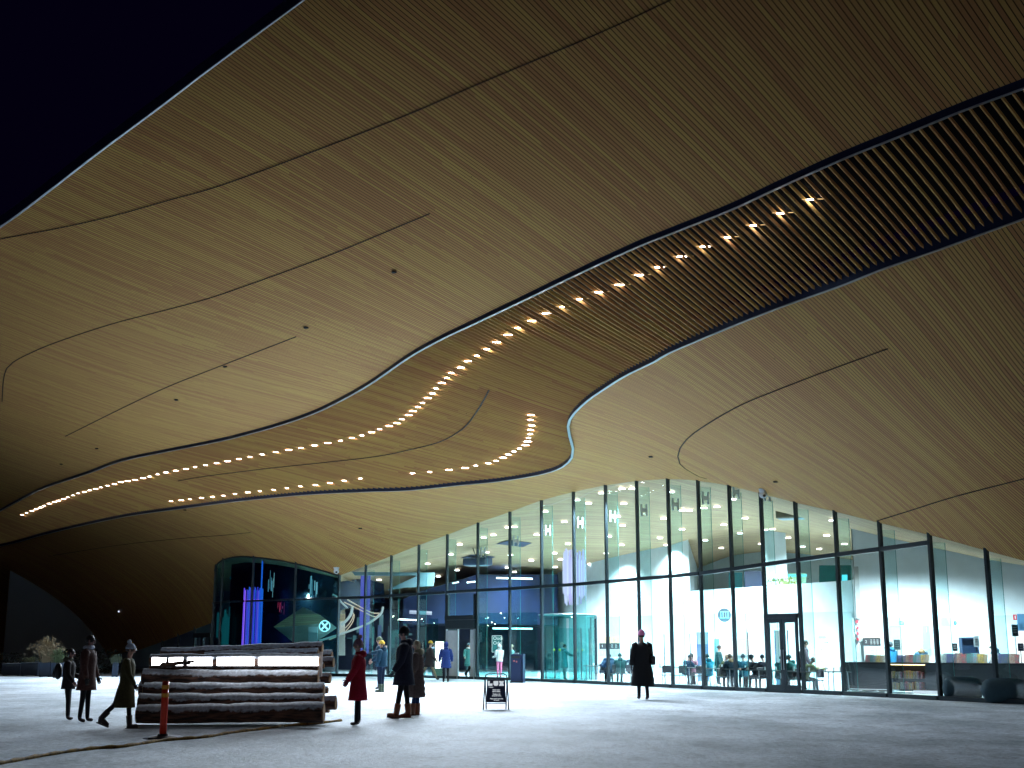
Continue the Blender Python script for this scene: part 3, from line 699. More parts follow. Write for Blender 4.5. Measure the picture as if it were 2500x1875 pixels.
DL = [(1469,1200.7),(1437,1226),(1518,1190),(1543,1190),(1523,1226.5),(1331,1246),(1408,1218),(1310,1303),(1378,1271.4),(1508,1258.5),(1520,1280),(1386.5,1325.6),(1487,1307),(1518,1328),(1354,1348.5),(1297.5,1366),(1368,1363.5),(1355.5,1382.6),(1480,1348.5),(1499,1362.8),(1440,1375.6),(1590,1346),(1581,1350.5),(1611,1311),(1627,1328.5),(1620,1263),(1638,1198),(1665.6,1243),(1682.6,1243),(1718.7,1237),(1665,1289.5),(1722,1316.8),(1750,1234),(1767,1278),(1788.7,1215.5),(1819,1262),(1806.7,1299.5),(1761,1335.6),(1924,1310),(1886,1289),(1867,1290.6),(1857,1325.6),(1872,1325.6),(2018,1304),(1960,1332),(2061,1325),(2033,1266.6),(2000,1338),(2028,1353),(1240,1285),(1204.6,1303.5),(1122.6,1326.5),(1256,1284),(1181,1310),(1101,1351),(1116,1390),(1044,1374),(926,1413.5),(1070,1405),(1246,1352.7),(1238.7,1383.7),(1256,1394.5),(1296,1365.6),(1188,1346)]
first = None; DLP = []
for i, (u, v) in enumerate(DL):
    p = ceil_hit(u, v); DLP.append(p)
    if first is None:
        mb = MB()
        for k in (-1, 0, 1): mb.rings([(k * .15, 0, -.05, .075, .055), (k * .15, 0, .01, .075, .055)], 8)
        first = mb.build('ceiling_downlight', M_DOWN)
        o = first
    else: o = copy_tree(first)
    o.location = p + Vector((0, 0, -.05)); o.scale = (.62,) * 3
    tag(o, 'small white three spot downlight glowing in the warm timber ceiling behind the upper glass', 'downlight', 'downlights in the indoor timber ceiling')
# hanging projector boxes
def projector(u0, v0, u1, v1, Y, label, m):
    a = at((u0 + u1) / 2, (v0 + v1) / 2, Y); wd = (u1 - u0) / FPX * Y; ht = (v1 - v0) / FPX * Y * .62
    r = empty('projector', (a.x, a.y, a.z), -.5, label, 'projector')
    mb = MB(); mb.box((0, 0, 0), (wd * .82, wd * .5, ht)); mb.build('housing', m, r, bevel=.06)
    mb = MB(); mb.box((0, 0, -ht / 2 - .012), (wd * .7, wd * .4, .02)); mb.build('lens_panel', glow('projector_glass', (.35, .6, .75), .5), r)
    mb = MB(); mb.tube([(0, 0, ht / 2), (0, 0, ht / 2 + 1.5)], .05, 8); mb.box((0, 0, ht / 2 + .1), (wd * .5, wd * .3, .06)); mb.build('ceiling_mount', M_BLACK, r)
    mb = MB(); mb.tube([(wd * .1, 0, ht / 2), (-wd * .1, 0, ht / 2 + .25), (-wd * .2, 0, ht / 2 + .7)], .02, 6); mb.build('cable', M_BLACK, r)
projector(1890, 1229, 1986, 1275, 52, 'large olive grey projector hanging below the timber ceiling at right behind the glass', mat('olive_grey_plastic', (.16, .15, .1), .5))
projector(1128, 1358, 1204, 1386, 72, 'small dark blue projector hanging above the left entrance hall', mat('blue_black_plastic', (.01, .03, .07), .4))
mb = MB(); P4 = [(1213, 1327), (1243, 1318), (1298, 1325), (1277, 1334.5)]
H4 = [ceil_hit(u, v) for u, v in P4]; mb.plate([p + Vector((0, 0, -.03)) for p in H4], .02, (0, 0, 1)); mb.build('ceiling_hatch', M_DARK, library)
P4 = [(1125, 1362), (1150, 1354), (1209, 1359), (1195, 1364)]
mb = MB(); mb.plate([ceil_hit(u, v) + Vector((0, 0, -.03)) for u, v in P4], .02, (0, 0, 1)); mb.build('ceiling_hatch', M_DARK, library)
# light strands, plus reflections and glints built as glowing strands
def curtain(u0, u1, v0, v1, Y, n, cols, name, label, w0=.03, es=1.5, jag=20):
    r = empty(name, at((u0 + u1) / 2, v1, Y), 0, label, 'light curtain')
    o0 = r.location
    for k in range(n):
        u = u0 + (u1 - u0) * (k + RNG.rand()) / n; a = at(u, v0 + RNG.rand() * jag, Y + RNG.rand() * .6); b = at(u, v1 - RNG.rand() * jag, a.y)
        mb = MB(); c = cols[RNG.randint(len(cols))]
        ww = w0 * (.4 + RNG.rand()); mb.box(((a + b) / 2) - o0, (ww, .01, abs(a.z - b.z))); mb.build('strand', glow('strand_%d%d%d' % tuple(int(q * 9) for q in c), c, es), r)
curtain(1374, 1431, 1338, 1478, 70, 42, [(.55, .62, 1.), (.7, .78, 1.), (.5, .45, .95)], 'lights_and_reflections', 'pale violet reflection of outside lights, built as glowing strands right of the revolving door', .07, .8, 30)  # stands in for outside lights mirrored in the glass
curtain(592, 640, 1432, 1600, 75.2, 26, [(.04, .08, .9), (.12, .05, .75), (.3, .12, .8), (.03, .15, .8)], 'lights_and_reflections', 'deep blue light strands hanging inside the curved glass bay', .05, 1.1, 10)
curtain(655, 670, 1392, 1460, 75.2, 6, [(.5, .55, .6), (.2, .3, .4)], 'lights_and_reflections', 'thin white reflections, built as glowing strands, left of the eye shaped opening', .05, 1., 30)  # white reflection on the curved glass, put in as glowing strands
curtain(676, 694, 1462, 1500, 75.2, 7, [(.7, .02, .06), (.4, .02, .1)], 'lights_and_reflections', 'short red light strands behind the curved glass', .03, 1.3, 20)
curtain(752, 776, 1405, 1460, 75.3, 7, [(.5, .6, .7), (.1, .25, .35)], 'lights_and_reflections', 'white and teal reflections built as glowing strands above the eye shaped opening', .06, .9, 25)  # more reflections on the curved glass, put in as glowing strands
curtain(879, 900, 1385, 1600, 74.5, 5, [(.03, .06, .5), (.08, .1, .6)], 'lights_and_reflections', 'narrow blue light strands behind the first glass bays of the front', .10, .6, 20)
curtain(637, 641, 1365, 1470, 75.2, 2, [(.1, .15, .8)], 'lights_and_reflections', 'single blue light strand at the second post of the curved glass', .05, .8, 5)
# teal and blue glints in the curved bay and hall, painted as glowing strands
curtain(530, 560, 1480, 1600, 79.5, 9, [(.02, .25, .28), (.02, .16, .2), (.1, .3, .3)], 'lights_and_reflections', 'dim teal glints built as strands at the left edge of the curved glass bay', .16, .35, 60)
curtain(560, 620, 1385, 1432, 79.5, 5, [(.02, .12, .2), (.01, .06, .2)], 'lights_and_reflections', 'faint blue glints built as strands high in the curved glass bay', .2, .25, 30)
curtain(850, 1010, 1500, 1600, 80, 14, [(.01, .2, .24), (.01, .12, .2), (.02, .08, .3)], 'lights_and_reflections', 'dim teal glints built as strands deep inside the hall left of the entrance', .25, .3, 60)
# emblem sign in the eye opening
def ring_sign(u, v, Y, r0, cross, label, name='round_sign'):
    c = at(u, v, Y); r = empty(name, c, 0, label, 'sign'); m = glow('white_neon', (.85, .95, 1.), 2.6)
    mb = MB(); mb.rings([(0, 0, -.04, r0 * .93, r0 * .93), (0, 0, .02, r0 * .93, r0 * .93)], 24, R=Matrix.Rotation(PI / 2, 3, 'X')); mb.build('sign_face', mat('sign_navy', (.03, .1, .14), .4), r)
    mb = MB(); mb.tube([(r0 * math.cos(a), -.06, r0 * math.sin(a)) for a in np.linspace(0, 2 * PI, 33)[:-1]], r0 * .09, 8, closed=True); mb.build('neon_ring', m, r)
    if cross:
        mb = MB()
        for s_ in (-1, 1): mb.tube([(-r0 * .55 * s_, -.07, r0 * .62), (r0 * .55 * s_, -.07, -r0 * .62)], r0 * .17, 8)
        mb.build('neon_cross', m, r)
    else:
        mb = MB()
        for k in range(4): mb.tube([((k - 1.5) * r0 * .32, -.07, r0 * .4), ((k - 1.5) * r0 * .32, -.07, -r0 * .3)], r0 * .05, 6)
        mb.tube([(-r0 * .55, -.07, r0 * .45), (r0 * .6, -.07, r0 * .45)], r0 * .05, 6); mb.tube([(-r0 * .6, -.07, -r0 * .35), (r0 * .6, -.07, -r0 * .35)], r0 * .05, 6)
        mb.tube([(r0 * .9, -.07, r0 * .5), (r0 * 1.4, -.07, -r0 * .5)], r0 * .06, 6); mb.tube([(r0 * 1.4, -.07, r0 * .5), (r0 * .9, -.07, -r0 * .5)], r0 * .06, 6)
        mb.build('neon_marks', glow('cyan_neon', (.2, .75, .95), 2.2), r)
    return r
ring_sign(793, 1528.5, 75.6, .31, True, 'glowing white circle with a cross in front of the eye shaped opening')
ring_sign(1768, 1502, 60, .36, False, 'glowing white and cyan round emblem high behind the glass between the tables')
# spiral stair ribbons
def ribbon(pts, Y, rad, label, m, nm='stair_rail', cat='handrail'):
    mb = MB(); q = resample(pts, 6); mb.tube([at(u, v, Y + .01 * k) for k, (u, v) in enumerate(q)], rad, 6); thing(mb, nm, m, label, cat)
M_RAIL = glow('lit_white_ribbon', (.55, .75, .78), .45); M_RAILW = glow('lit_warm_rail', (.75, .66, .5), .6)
ribbon([(860, 1481), (858, 1496), (850, 1510), (834, 1526)], 73.9, .09, 'pale curved stair ribbon, the shorter one, behind the corner post', M_RAIL)
ribbon([(935, 1481), (932, 1495), (920, 1508), (895, 1524), (860, 1538), (820, 1552), (780, 1564)], 74.0, .07, 'long pale stair ribbon sweeping down behind the first glass bays', M_RAIL)
ribbon([(863, 1496), (860, 1510), (850, 1526), (834, 1540), (803, 1562)], 74.2, .03, 'thin warm handrail, inner one of the curved pair', M_RAILW)
ribbon([(865, 1500), (862, 1516), (852, 1532), (836, 1547), (805, 1562)], 74.2, .03, 'thin warm handrail, outer one of the curved pair', M_RAILW)
ribbon([(848, 1464), (880, 1482), (908, 1496), (926, 1497)], 74.2, .035, 'straight warm handrail, upper one of the pair near the post', M_RAILW)
ribbon([(840, 1470), (875, 1487), (908, 1504), (920, 1505), (927, 1497)], 74.2, .035, 'straight warm handrail, lower one of the pair near the post', M_RAILW)
ribbon([(812, 1451), (824, 1458), (833, 1470), (848, 1484)], 74.3, .06, 'short pale stair ribbon at the top of the spiral stair', M_RAIL)
# info screen
r = empty('info_screen', gp(1073, 1661), 0, 'bright white information screen standing right of the yellow hatted walker', 'screen')
c = at(1073, 1599, 67.5); r.location = (c.x, 67.5, 0)
mb = MB(); mb.box((0, 0, (c.z)), (.52, .12, 1.5)); mb.build('casing', mat('green_black', (.01, .07, .04), .4), r)
mb = MB(); mb.box((0, -.075, c.z), (.43, .02, 1.38)); mb.build('display', glow('white_display', (.9, 1., .93), 3.2), r)
mb = MB(); mb.box((0, 0, (c.z - .75) / 2), (.46, .08, max(.1, c.z - .75))); mb.build('stand', mat('green_black', (.01, .07, .04), .4), r)
# Oodi window sign
r = empty('window_sign', at(1213, 1572, 66.5), 0, 'dark green window sign with white lettering above the white jacket', 'sign')
mb = MB(); mb.box((0, 0, 0), (.5, .03, .85)); mb.build('sign_face', mat('dark_teal_film', (.01, .12, .12), .4), r)
MW = glow('white_letter', (.8, .95, .95), .8)
text('Oodi\nOde', .24, 'sign_text', MW, r, (-.2, -.03, .16), (PI / 2, 0, 0), 'LEFT')
mb = MB()
for a_, b_ in (((-.25, -.42), (.25, -.42)), ((.25, -.42), (.25, .42)), ((.25, .42), (-.25, .42)), ((-.25, .42), (-.25, -.42))): mb.tube([(a_[0], -.03, a_[1]), (b_[0], -.03, b_[1])], .01, 4)
mb.build('sign_border', MW, r)
# revolving door
c = gp(1376, 1660); c = Vector((2.75, 62.6, 0)); R0 = 1.35
r = empty('revolving_door', c, 0, 'large cylindrical glass revolving door in the middle of the front', 'door')
mb = MB(); mb.rings([(0, 0, 2.95, R0 + .08, R0 + .08), (0, 0, 3.15, R0 + .08, R0 + .08)], 36); mb.build('canopy_ring', G_CAFE, r)
mb = MB(); mb.tube([(math.cos(a) * (R0 + .08), math.sin(a) * (R0 + .08), 3.15) for a in np.linspace(0, 2 * PI, 37)[:-1]], .03, 6, closed=True); mb.build('top_rim', M_ALU, r)
mb = MB(); n = 36; mb.add([(math.cos(a) * R0, math.sin(a) * R0, z) for z in (.02, 2.95) for a in np.linspace(0, 2 * PI, n + 1)[:-1]], [(i, i + 1, n + i + 1, n + i) for i in range(n - 1) if i % 9 not in (7, 8)]); mb.build('drum_glass', G_CAFE, r, smooth=True)
for k in range(4):
    a = .5 + k * PI / 2; mb = MB(); mb.add([(0, 0, .05), (math.cos(a) * 1.25, math.sin(a) * 1.25, .05), (math.cos(a) * 1.25, math.sin(a) * 1.25, 2.5), (0, 0, 2.5)], [(0, 1, 2, 3)]); wg = mb.build('wing', G_CLEAR, r)
    mb = MB(); mb.tube([(math.cos(a) * 1.25, math.sin(a) * 1.25, .05), (math.cos(a) * 1.25, math.sin(a) * 1.25, 2.5)], .035, 6); mb.build('wing_stile', M_STEEL, wg)
    mb = MB(); mb.ell((math.cos(a) * .8, math.sin(a) * .8, 1.45), (.07, .07, .07), 8, 6, z0=-.99); mb.build('yellow_mark', mat('signal_yellow', (.7, .42, .02), .5), wg)
mb = MB(); mb.box((R0 + .02, -.2, 1.55), (.12, .12, 3.1)); mb.box((R0 - .25, -.7, 1.5), (.06, .06, 3.0)); mb.build('post', M_STEEL, r)
# directories
def directory(u0, u1, v0, v1, v2, v3, Y, label, sc_=1.):
    a, b = at(u0, v0, Y), at(u1, v3, Y); r = empty('directory_board', ((a.x + b.x) / 2, Y, b.z), 0, label, 'sign'); wd = b.x - a.x
    z = [at(u0, v, Y).z - b.z for v in (v0, v1, v2, v3)]
    for (z1, z0, m, t_) in ((z[0], z[1], mat('pine_panel', (.55, .38, .2), .6), '3'), (z[1], z[2], M_BLACK, '2'), (z[2], z[3], mat('grey_panel', (.3, .38, .38), .6), '1')):
        mb = MB(); mb.box((0, 0, (z0 + z1) / 2), (wd, .06, z1 - z0 - .01)); pl = mb.build('panel', m, r)
        text(t_, (z1 - z0) * .5, 'numeral', MW, pl, (-wd * .36, -.045, (z0 + z1) / 2), (PI / 2, 0, 0))
        mb = MB()
        for cx in (-.05, .13, .32):
            for k in range(4): mb.box((wd * cx, -.04, z0 + (z1 - z0) * (.25 + .16 * k)), (wd * .11, .01, .018))
        mb.build('listing', MW, pl)
directory(2106, 2152, 1535, 1557, 1577, 1612, 49.2, 'three level directory board in pine, black and grey on the white wall at right')
directory(1463, 1513, 1554, 1570, 1585, 1603, 66, 'pine and black directory board behind the tables right of the revolving door')
# wall texts and signs
mb = MB()
o0 = at(2010, 1600, 57)
r = empty('wall_lettering', o0, 0, 'grey lettering and arrow printed on the pale wall right of the double door', 'lettering')
mt = mat('grey_ink', (.12, .15, .17), .8)
for k, v in enumerate((1553, 1556.5, 1560)): mb.box(at(2007, v, 57) - o0, (.33, .02, .025))
mb.tube([at(1998, 1569, 57) - o0, at(2022, 1569, 57) - o0], .008, 4); mb.tube([at(2020, 1567, 57) - o0, at(2022, 1569, 57) - o0, at(2020, 1571, 57) - o0], .008, 4)
for k in range(13): mb.box(at(2003 + (k % 3) * 1.5, 1579 + k * 3.3, 57) - o0, (.09 + .14 * RNG.rand(), .02, .02))
mb.build('lettering', mt, r)
def sign(u, v, wpx, hpx, Y, m, label, name='wall_sign', txt=None):
    s_ = Y / FPX; c = at(u, v, Y); r = empty(name, c, 0, label, 'sign'); mb = MB(); mb.box((0, 0, 0), (wpx * s_, .04, hpx * s_)); mb.build('sign_face', m, r)
    if txt: text(txt, hpx * s_ * .8, 'sign_text', MW, r, (0, -.03, 0), (PI / 2, 0, 0))
    return r
M_RED = mat('sign_red', (.55, .03, .05), .5)
o = sign(2478, 1507, 8, 13, 46.5, M_RED, 'red fire extinguisher sign above the tablet stand at the far right')
mb = MB(); mb.box((0, -.03, 0), (.03, .02, .12)); mb.build('pictogram', MW, o)
o = sign(2083.5, 1525, 5, 22, 50.5, M_RED, 'tall red arrow sign at the left edge of the white wall'); mb = MB(); mb.box((0, -.03, .08), (.02, .02, .12)); mb.build('pictogram', MW, o)
mb = MB(); mb.rings([(0, 0, -.02, .06, .06), (0, 0, .03, .06, .06)], 14, R=Matrix.Rotation(PI / 2, 3, 'X'), o=at(2092, 1518, 49.7)); thing(mb, 'alarm_bell', M_RED, 'round red alarm bell high on the left edge of the white wall', 'alarm bell')
for v, lb in ((1533, 'upper small red square sign under the alarm bell'), (1547, 'middle small red and white sign under the alarm bell'), (1560, 'lowest small red square sign under the alarm bell')): sign(2094, v, 5, 7, 49.7, M_RED, lb)
sign(2262, 1556, 17, 56, 48.4, mat('grey_green_panel', (.2, .33, .34), .6), 'tall grey panel with numeral one between the two lit doorways', txt=None)
text('1', .3, 'numeral', MW, SC.objects[-1] if False else library, at(2262, 1538, 48.35), (PI / 2, 0, 0))
for u, lb in ((2201, 'small blue lit exit sign above the left bright doorway'), (2335, 'small blue lit exit sign above the right bright doorway')):
    o = sign(u, 1521, 11, 9, 48.2, mat('sign_blue', (.02, .15, .4), .4), lb, 'exit_sign'); mb = MB(); mb.box((0, -.03, 0), (.09, .02, .07)); mb.build('pictogram', glow('exit_glow', (.3, .8, 1.), 1.6), o)
sign(2093, 1446, 11, 123, 49.6, mat('linen_banner', (.4, .43, .42), .9, noise=.1), 'narrow grey banner hanging high at the left end of the white wall', 'banner')
sign(1537, 1534, 29, 4, 62, M_PANEL, 'grey closing rail above the pale door behind the walker', 'door_closer')
# sky blue banners
def banner(u0, u1, v0, v1, Y, cols, label):
    a, b = at(u0, v0, Y), at(u1, v1, Y); r = empty('roll_up_banner', ((a.x + b.x) / 2, Y, 0), 0, label, 'banner'); h_ = a.z - .05; n = len(cols)
    for k, c_ in enumerate(cols):
        mb = MB(); mb.box((0, 0, a.z - h_ * (k + .5) / n), (b.x - a.x, .03, h_ / n)); mb.build('banner_sheet', glow('banner_%d' % int(c_[0] * 100 + c_[2] * 10), c_, .55), r)
    mb = MB(); mb.box((-(b.x - a.x) / 2, 0, a.z / 2), (.03, .05, a.z)); mb.box(((b.x - a.x) / 2, 0, a.z / 2), (.03, .05, a.z)); mb.build('frame', mat('deep_blue', (.01, .06, .3), .4), r)
banner(1701, 1730, 1543, 1630, 58.5, [(.45, .85, .98), (.02, .35, .8), (.01, .22, .65), (.1, .5, .85)], 'tall bright blue banner standing left of the blond seated person')
banner(1891, 1909, 1539, 1610, 50, [(.85, .95, 1.), (.75, .9, 1.), (.1, .55, .85)], 'tall white and blue banner seen through the left leaf of the double door')
# slender black poles between the tables
for u, v0, Y, lb in ((1538, 1550, 57.5, 'thin black pole just left of the walker with the pink hat'), (1621, 1548, 56, 'thin black pole just right of the walker with the pink hat'), (1684, 1546, 54, 'thin black pole in front of the person in a floral top'), (1825, 1543, 48.5, 'thin black pole left of the double door'), (1922, 1538, 47, 'thin black pole seen through the double door')):
    t = at(u, v0, Y); mb = MB(); mb.tube([(t.x, Y, .7), t], .022, 6); mb.rings([(0, 0, 0, .12, .12), (0, 0, .03, .12, .12)], 12, o=(t.x, Y, .7)); mb.tube([(t.x, Y, 0), (t.x, Y, .7)], .03, 6); thing(mb, 'floor_pole', M_BLACK, lb, 'pole')
# ------------------------------------------------------------------ counter, books, poufs, tables
cA, cB = at(2071, 1616, 46.5), at(2540, 1621, 42.0); cd = (cB - cA); cd.z = 0; CL = cd.length; cdn = cd.normalized(); ca = math.atan2(cdn.y, cdn.x); cn = Vector((-cdn.y, cdn.x, 0))
CT = 1.06
r = empty('book_counter', (cA.x, cA.y, 0), ca, 'long black counter displaying books along the window at right', 'counter')
mb = MB(); mb.box((CL / 2, 0, CT - .03), (CL, 1.0, .06)); mb.build('counter_top', M_BLACK, r)
M_CTR = mat('charcoal_laminate', (.03, .035, .045), .35)
x0 = (Vector((at(2188, 1640, 45.6).x, at(2188, 1640, 45.6).y, 0)) - Vector((cA.x, cA.y, 0))).dot(cdn); x1 = x0 + 1.35
mb = MB(); mb.box((x0 / 2, .05, .53), (x0, .8, .94)); mb.box(((x1 + CL) / 2, .05, .53), (CL - x1, .8, .94)); mb.box(((x0 + x1) / 2, .35, .53), (x1 - x0, .2, .94)); mb.build('counter_base', M_CTR, r)
mb = MB(); mb.box(((x0 + x1) / 2, 0, .12), (x1 - x0, .7, .04)); mb.box(((x0 + x1) / 2, 0, .5), (x1 - x0, .7, .03)); mb.build('shelf', M_CTR, r)
mb = MB(); mb.box(((x0 + x1) / 2, -.3, .985), (x1 - x0 - .05, .06, .03)); mb.build('shelf_light', glow('warm_shelf_light', (1., .62, .3), 5), r)
mb = MB(); mb.box((x0 * .5 + .3, -.42, .12), (x0 * 1.1, .02, .025)); mb.box((x1 + .1, -.42, .06), (1.1, .03, .12)); mb.build('kick_strip', glow('kick_light', (.75, .85, .95), .7), r)
BC = [(.5, .08, .1), (.08, .12, .3), (.75, .7, .6), (.6, .3, .4), (.8, .55, .08), (.05, .2, .18), (.35, .3, .25), (.7, .72, .75), (.15, .1, .3), (.5, .35, .2), (.1, .35, .4), (.65, .2, .1)]
BN = ['red', 'navy', 'cream', 'pink', 'yellow', 'dark green', 'brown', 'pale grey', 'violet', 'tan', 'teal', 'orange red']
POS = ['left end', 'left part', 'middle', 'right part', 'far right end']
def book(loc, rz, col, tilt, sz, label, group, spine=True):
    b = empty('book', loc, rz, label, 'book', group)
    R = Matrix.Rotation(tilt, 3, 'X'); m = mat('book_%s' % BN[col].replace(' ', '_'), BC[col], .5, noise=.5, scale=14, col2=tuple(min(1, c * .4 + .1) for c in BC[(col + 5) % 12]))
    w_, t_, h_ = sz; mb = MB(); o = R @ Vector((0, 0, h_ / 2)); mb.box(o - R @ Vector((0, t_ / 2, 0)), (w_, .006, h_), R=R); mb.box(o + R @ Vector((0, t_ / 2, 0)), (w_, .006, h_), R=R); mb.box(o + R @ Vector((-w_ / 2, 0, 0)), (.006, t_ + .006, h_), R=R); mb.build('cover', m, b)
    mb = MB(); mb.box(o, (w_ - .015, t_ - .004, h_ - .015), R=R); mb.build('page_block', mat('paper', (.8, .76, .66), .8), b)
    return b
bu = [2132, 2140, 2149, 2158, 2166, 2176, 2214, 2224, 2233, 2242, 2251, 2262, 2272, 2281, 2322, 2332, 2346, 2358, 2370, 2384, 2397, 2411, 2418, 2443, 2458, 2468, 2482, 2492]
W0 = Vector((cA.x, cA.y, 0))
for k, u in enumerate(bu):
    X = CL * (u - 2071) / (2540 - 2071); X = X * (1 + .0) ; p = W0 + cdn * X - cn * .28; c = (k * 5 + k // 3) % 12
    sz = (.17 + .05 * RNG.rand(), .03, .24 + .05 * RNG.rand()) if u < 2300 else (.22 + .06 * RNG.rand(), .03, .3 + .05 * RNG.rand())
    q = ['left of the fur hooded woman' if u < 2200 else 'in front of the fur hooded woman' if u < 2300 else 'between the fur hooded woman and the white hat' if u < 2430 else 'right of the visitor in the white hat'][0]
    nth = [x for x in bu if (x < 2200) == (u < 2200) and (x < 2300) == (u < 2300) and (x < 2430) == (u < 2430)].index(u) + 1
    book((p.x, p.y, CT + .001), ca, c, -.35, sz, '%s book propped on the counter %s, number %d there' % (BN[c], q, nth), 'books propped up on the black counter')
for row, z in ((0, .145), (1, .52)):
    X = x0 + .06; k = 0
    while X < x1 - .08:
        c = [0, 2, 4, 9, 6, 3, 2, 11, 4][(k * 4 + row * 3) % 9]; t_ = .035 + .025 * RNG.rand(); h_ = .2 + .07 * RNG.rand(); p = W0 + cdn * X - cn * .3
        k += 1
        b = book((p.x, p.y, z), ca + PI / 2, c, 0, (.17, t_, h_), '%s book upright on the %s warm lit shelf, number %d from the left' % (BN[c], ['lower', 'upper'][row], k), 'books standing on the warm lit shelves')
        X += t_ + .012 + (.05 if RNG.rand() < .15 else 0)
def pouf(u0, u1, Y, label):
    c = at((u0 + u1) / 2, 1600, Y); L = (u1 - u0) / FPX * Y; R = .36; n = 18
    xs = np.linspace(-L / 2, L / 2, 17); mb = MB(); rr = [max(.02, R * (1 - abs(2 * x / L) ** 4.5) ** .5) for x in xs]
    Rm = Matrix.Rotation(PI / 2, 3, 'Y'); mb.rings([(0, 0, x, q, q) for x, q in zip(xs, rr)], n, R=Rm)
    o = mb.build('pouf', cloth('blue_grey_felt', (.05, .1, .13), 60, .6), smooth=True, loc=(c.x, Y, R + .005), rz=-.42); tag(o, label, 'pouf')
pouf(2297, 2392, 38.6, 'dark blue grey bolster pouf behind the glass, the left one'); pouf(2392, 2500, 36.8, 'dark blue grey bolster pouf behind the glass, the right one at the far end')
# tablets / stands on the counter
def stand(u, v, wpx, hpx, Y, label, m, name='display_stand', z0=CT):
    s_ = Y / FPX; c = at(u, v, Y); r = empty(name, (c.x, Y, z0), 0, label, 'stand'); mb = MB(); mb.tube([(0, .03, 0), (0, .03, c.z - z0)], .012, 6); mb.box((0, 0, .006), (.16, .16, .012)); mb.build('stem', M_BLACK, r)
    mb = MB(); mb.box((0, 0, c.z - z0), (wpx * s_, .02, hpx * s_)); mb.build('board', m, r)
    mb = MB()
    for k in range(3): mb.box((0, -.015, c.z - z0 + hpx * s_ * (.25 - .2 * k)), (wpx * s_ * .6, .008, .018))
    mb.build('lines', M_ALU, r)
stand(2190, 1574, 15, 24, 44.8, 'grey notice board on a thin stand right of the visitor in blue', mat('slate_grey', (.09, .12, .13), .6))
stand(2478, 1539, 15, 28, 43, 'dark tablet shaped notice on a tall stand at the far right', mat('dark_teal', (.03, .1, .13), .4))
stand(2331, 1580, 12, 18, 44.2, 'small tilted black display on a stand at the middle of the counter', M_BLACK)
stand(2384, 1566, 13, 26, 44, 'grey and wooden notice board right of the black cabinet', mat('slate_light', (.3, .36, .38), .6))
stand(2492, 1580, 14, 18, 43, 'small dark blue display at the right end of the counter', mat('dark_blue_board', (.01, .04, .12), .4))
a = at(2364, 1556, 47); r = empty('display_cabinet', (a.x, 47, 0), 0, 'black open display cabinet behind the counter with a few upright books', 'cabinet')
mb = MB(); mb.box((0, 0, a.z - .03), (.62, .3, .06)); mb.box((-.3, 0, a.z / 2), (.03, .3, a.z)); mb.box((.3, 0, a.z / 2), (.03, .3, a.z)); mb.box((0, .14, a.z / 2), (.6, .02, a.z)); mb.box((0, 0, a.z - .55), (.6, .3, .03)); mb.build('carcass', mat('ink_blue', (.01, .03, .07), .4), r)
# seating tables in the middle
M_TOP = mat('dark_table_top', (.05, .06, .06), .3)
def table(u0, u1, Y0, Y1, label):
    a, b = at(u0, 1625, Y0), at(u1, 1625, Y1); a.z = b.z = 0; d = b - a; L = d.length; r = empty('cafe_table', (a + b) / 2, math.atan2(d.y, d.x), label, 'table')
    mb = MB(); mb.box((0, 0, .735), (L, .75, .03)); mb.build('table_top', M_TOP, r)
    for sx in (-1, 1):
        for sy in (-1, 1): mb = MB(); mb.tube([(sx * (L / 2 - .08), sy * .3, 0), (sx * (L / 2 - .12), sy * .28, .72)], .022, 6); mb.build('leg', M_ALU, r)
    k = 0
    for q in np.linspace(-L / 2 + .25, L / 2 - .25, max(2, int(L / .5))):
        p = (a + b) / 2 + Vector((d.x, d.y, 0)).normalized() * q; mb = MB(); mb.rings([(0, 0, 0, .03, .03), (0, 0, .09 + .08 * RNG.rand(), .035, .035)], 8, o=(p.x + .1 * RNG.rand(), p.y - .15 + .2 * RNG.rand(), .751)); k += 1
        thing(mb, 'drinking_glass', mat('cup_white', (.75, .85, .88), .2), 'small pale cup standing on the %s' % label.split(',')[0], 'cup', 'cups on the cafe tables')
    return r
table(1440, 1555, 59.5, 56.5, 'dark cafe table left of the walker, seats three in coats'); table(1600, 1700, 56.2, 53.0, 'dark cafe table right of the walker, with the floral top at it'); table(1715, 1800, 52.5, 50., 'dark cafe table in front of the blond seated person'); table(1810, 1872, 50.2, 48.2, 'dark cafe table just left of the double door'); table(1885, 1980, 47.3, 44.6, 'dark cafe table seen through the double door'); table(2000, 2055, 46, 44.5, 'small pale table right of the double door')
def chair(u, Y, rz, label):
    c = at(u, 1600, Y); r = empty('cafe_chair', (c.x, Y, 0), rz, label, 'chair', 'cafe chairs with thin shiny legs')
    mb = MB(); mb.box((0, 0, .44), (.42, .42, .03)); mb.build('seat', M_CTR, r, bevel=.01)
    mb = MB(); mb.box((-.2, 0, .68), (.025, .4, .3)); mb.build('backrest', M_CTR, r, bevel=.01)
    for sx in (-1, 1):
        for sy in (-1, 1): mb = MB(); mb.tube([(sx * .14, sy * .14, .43), (sx * .22, sy * .22, 0)], .012, 5); mb.build('leg', mat('chrome', (.85, .9, .92), .15, .9), r)
    return r
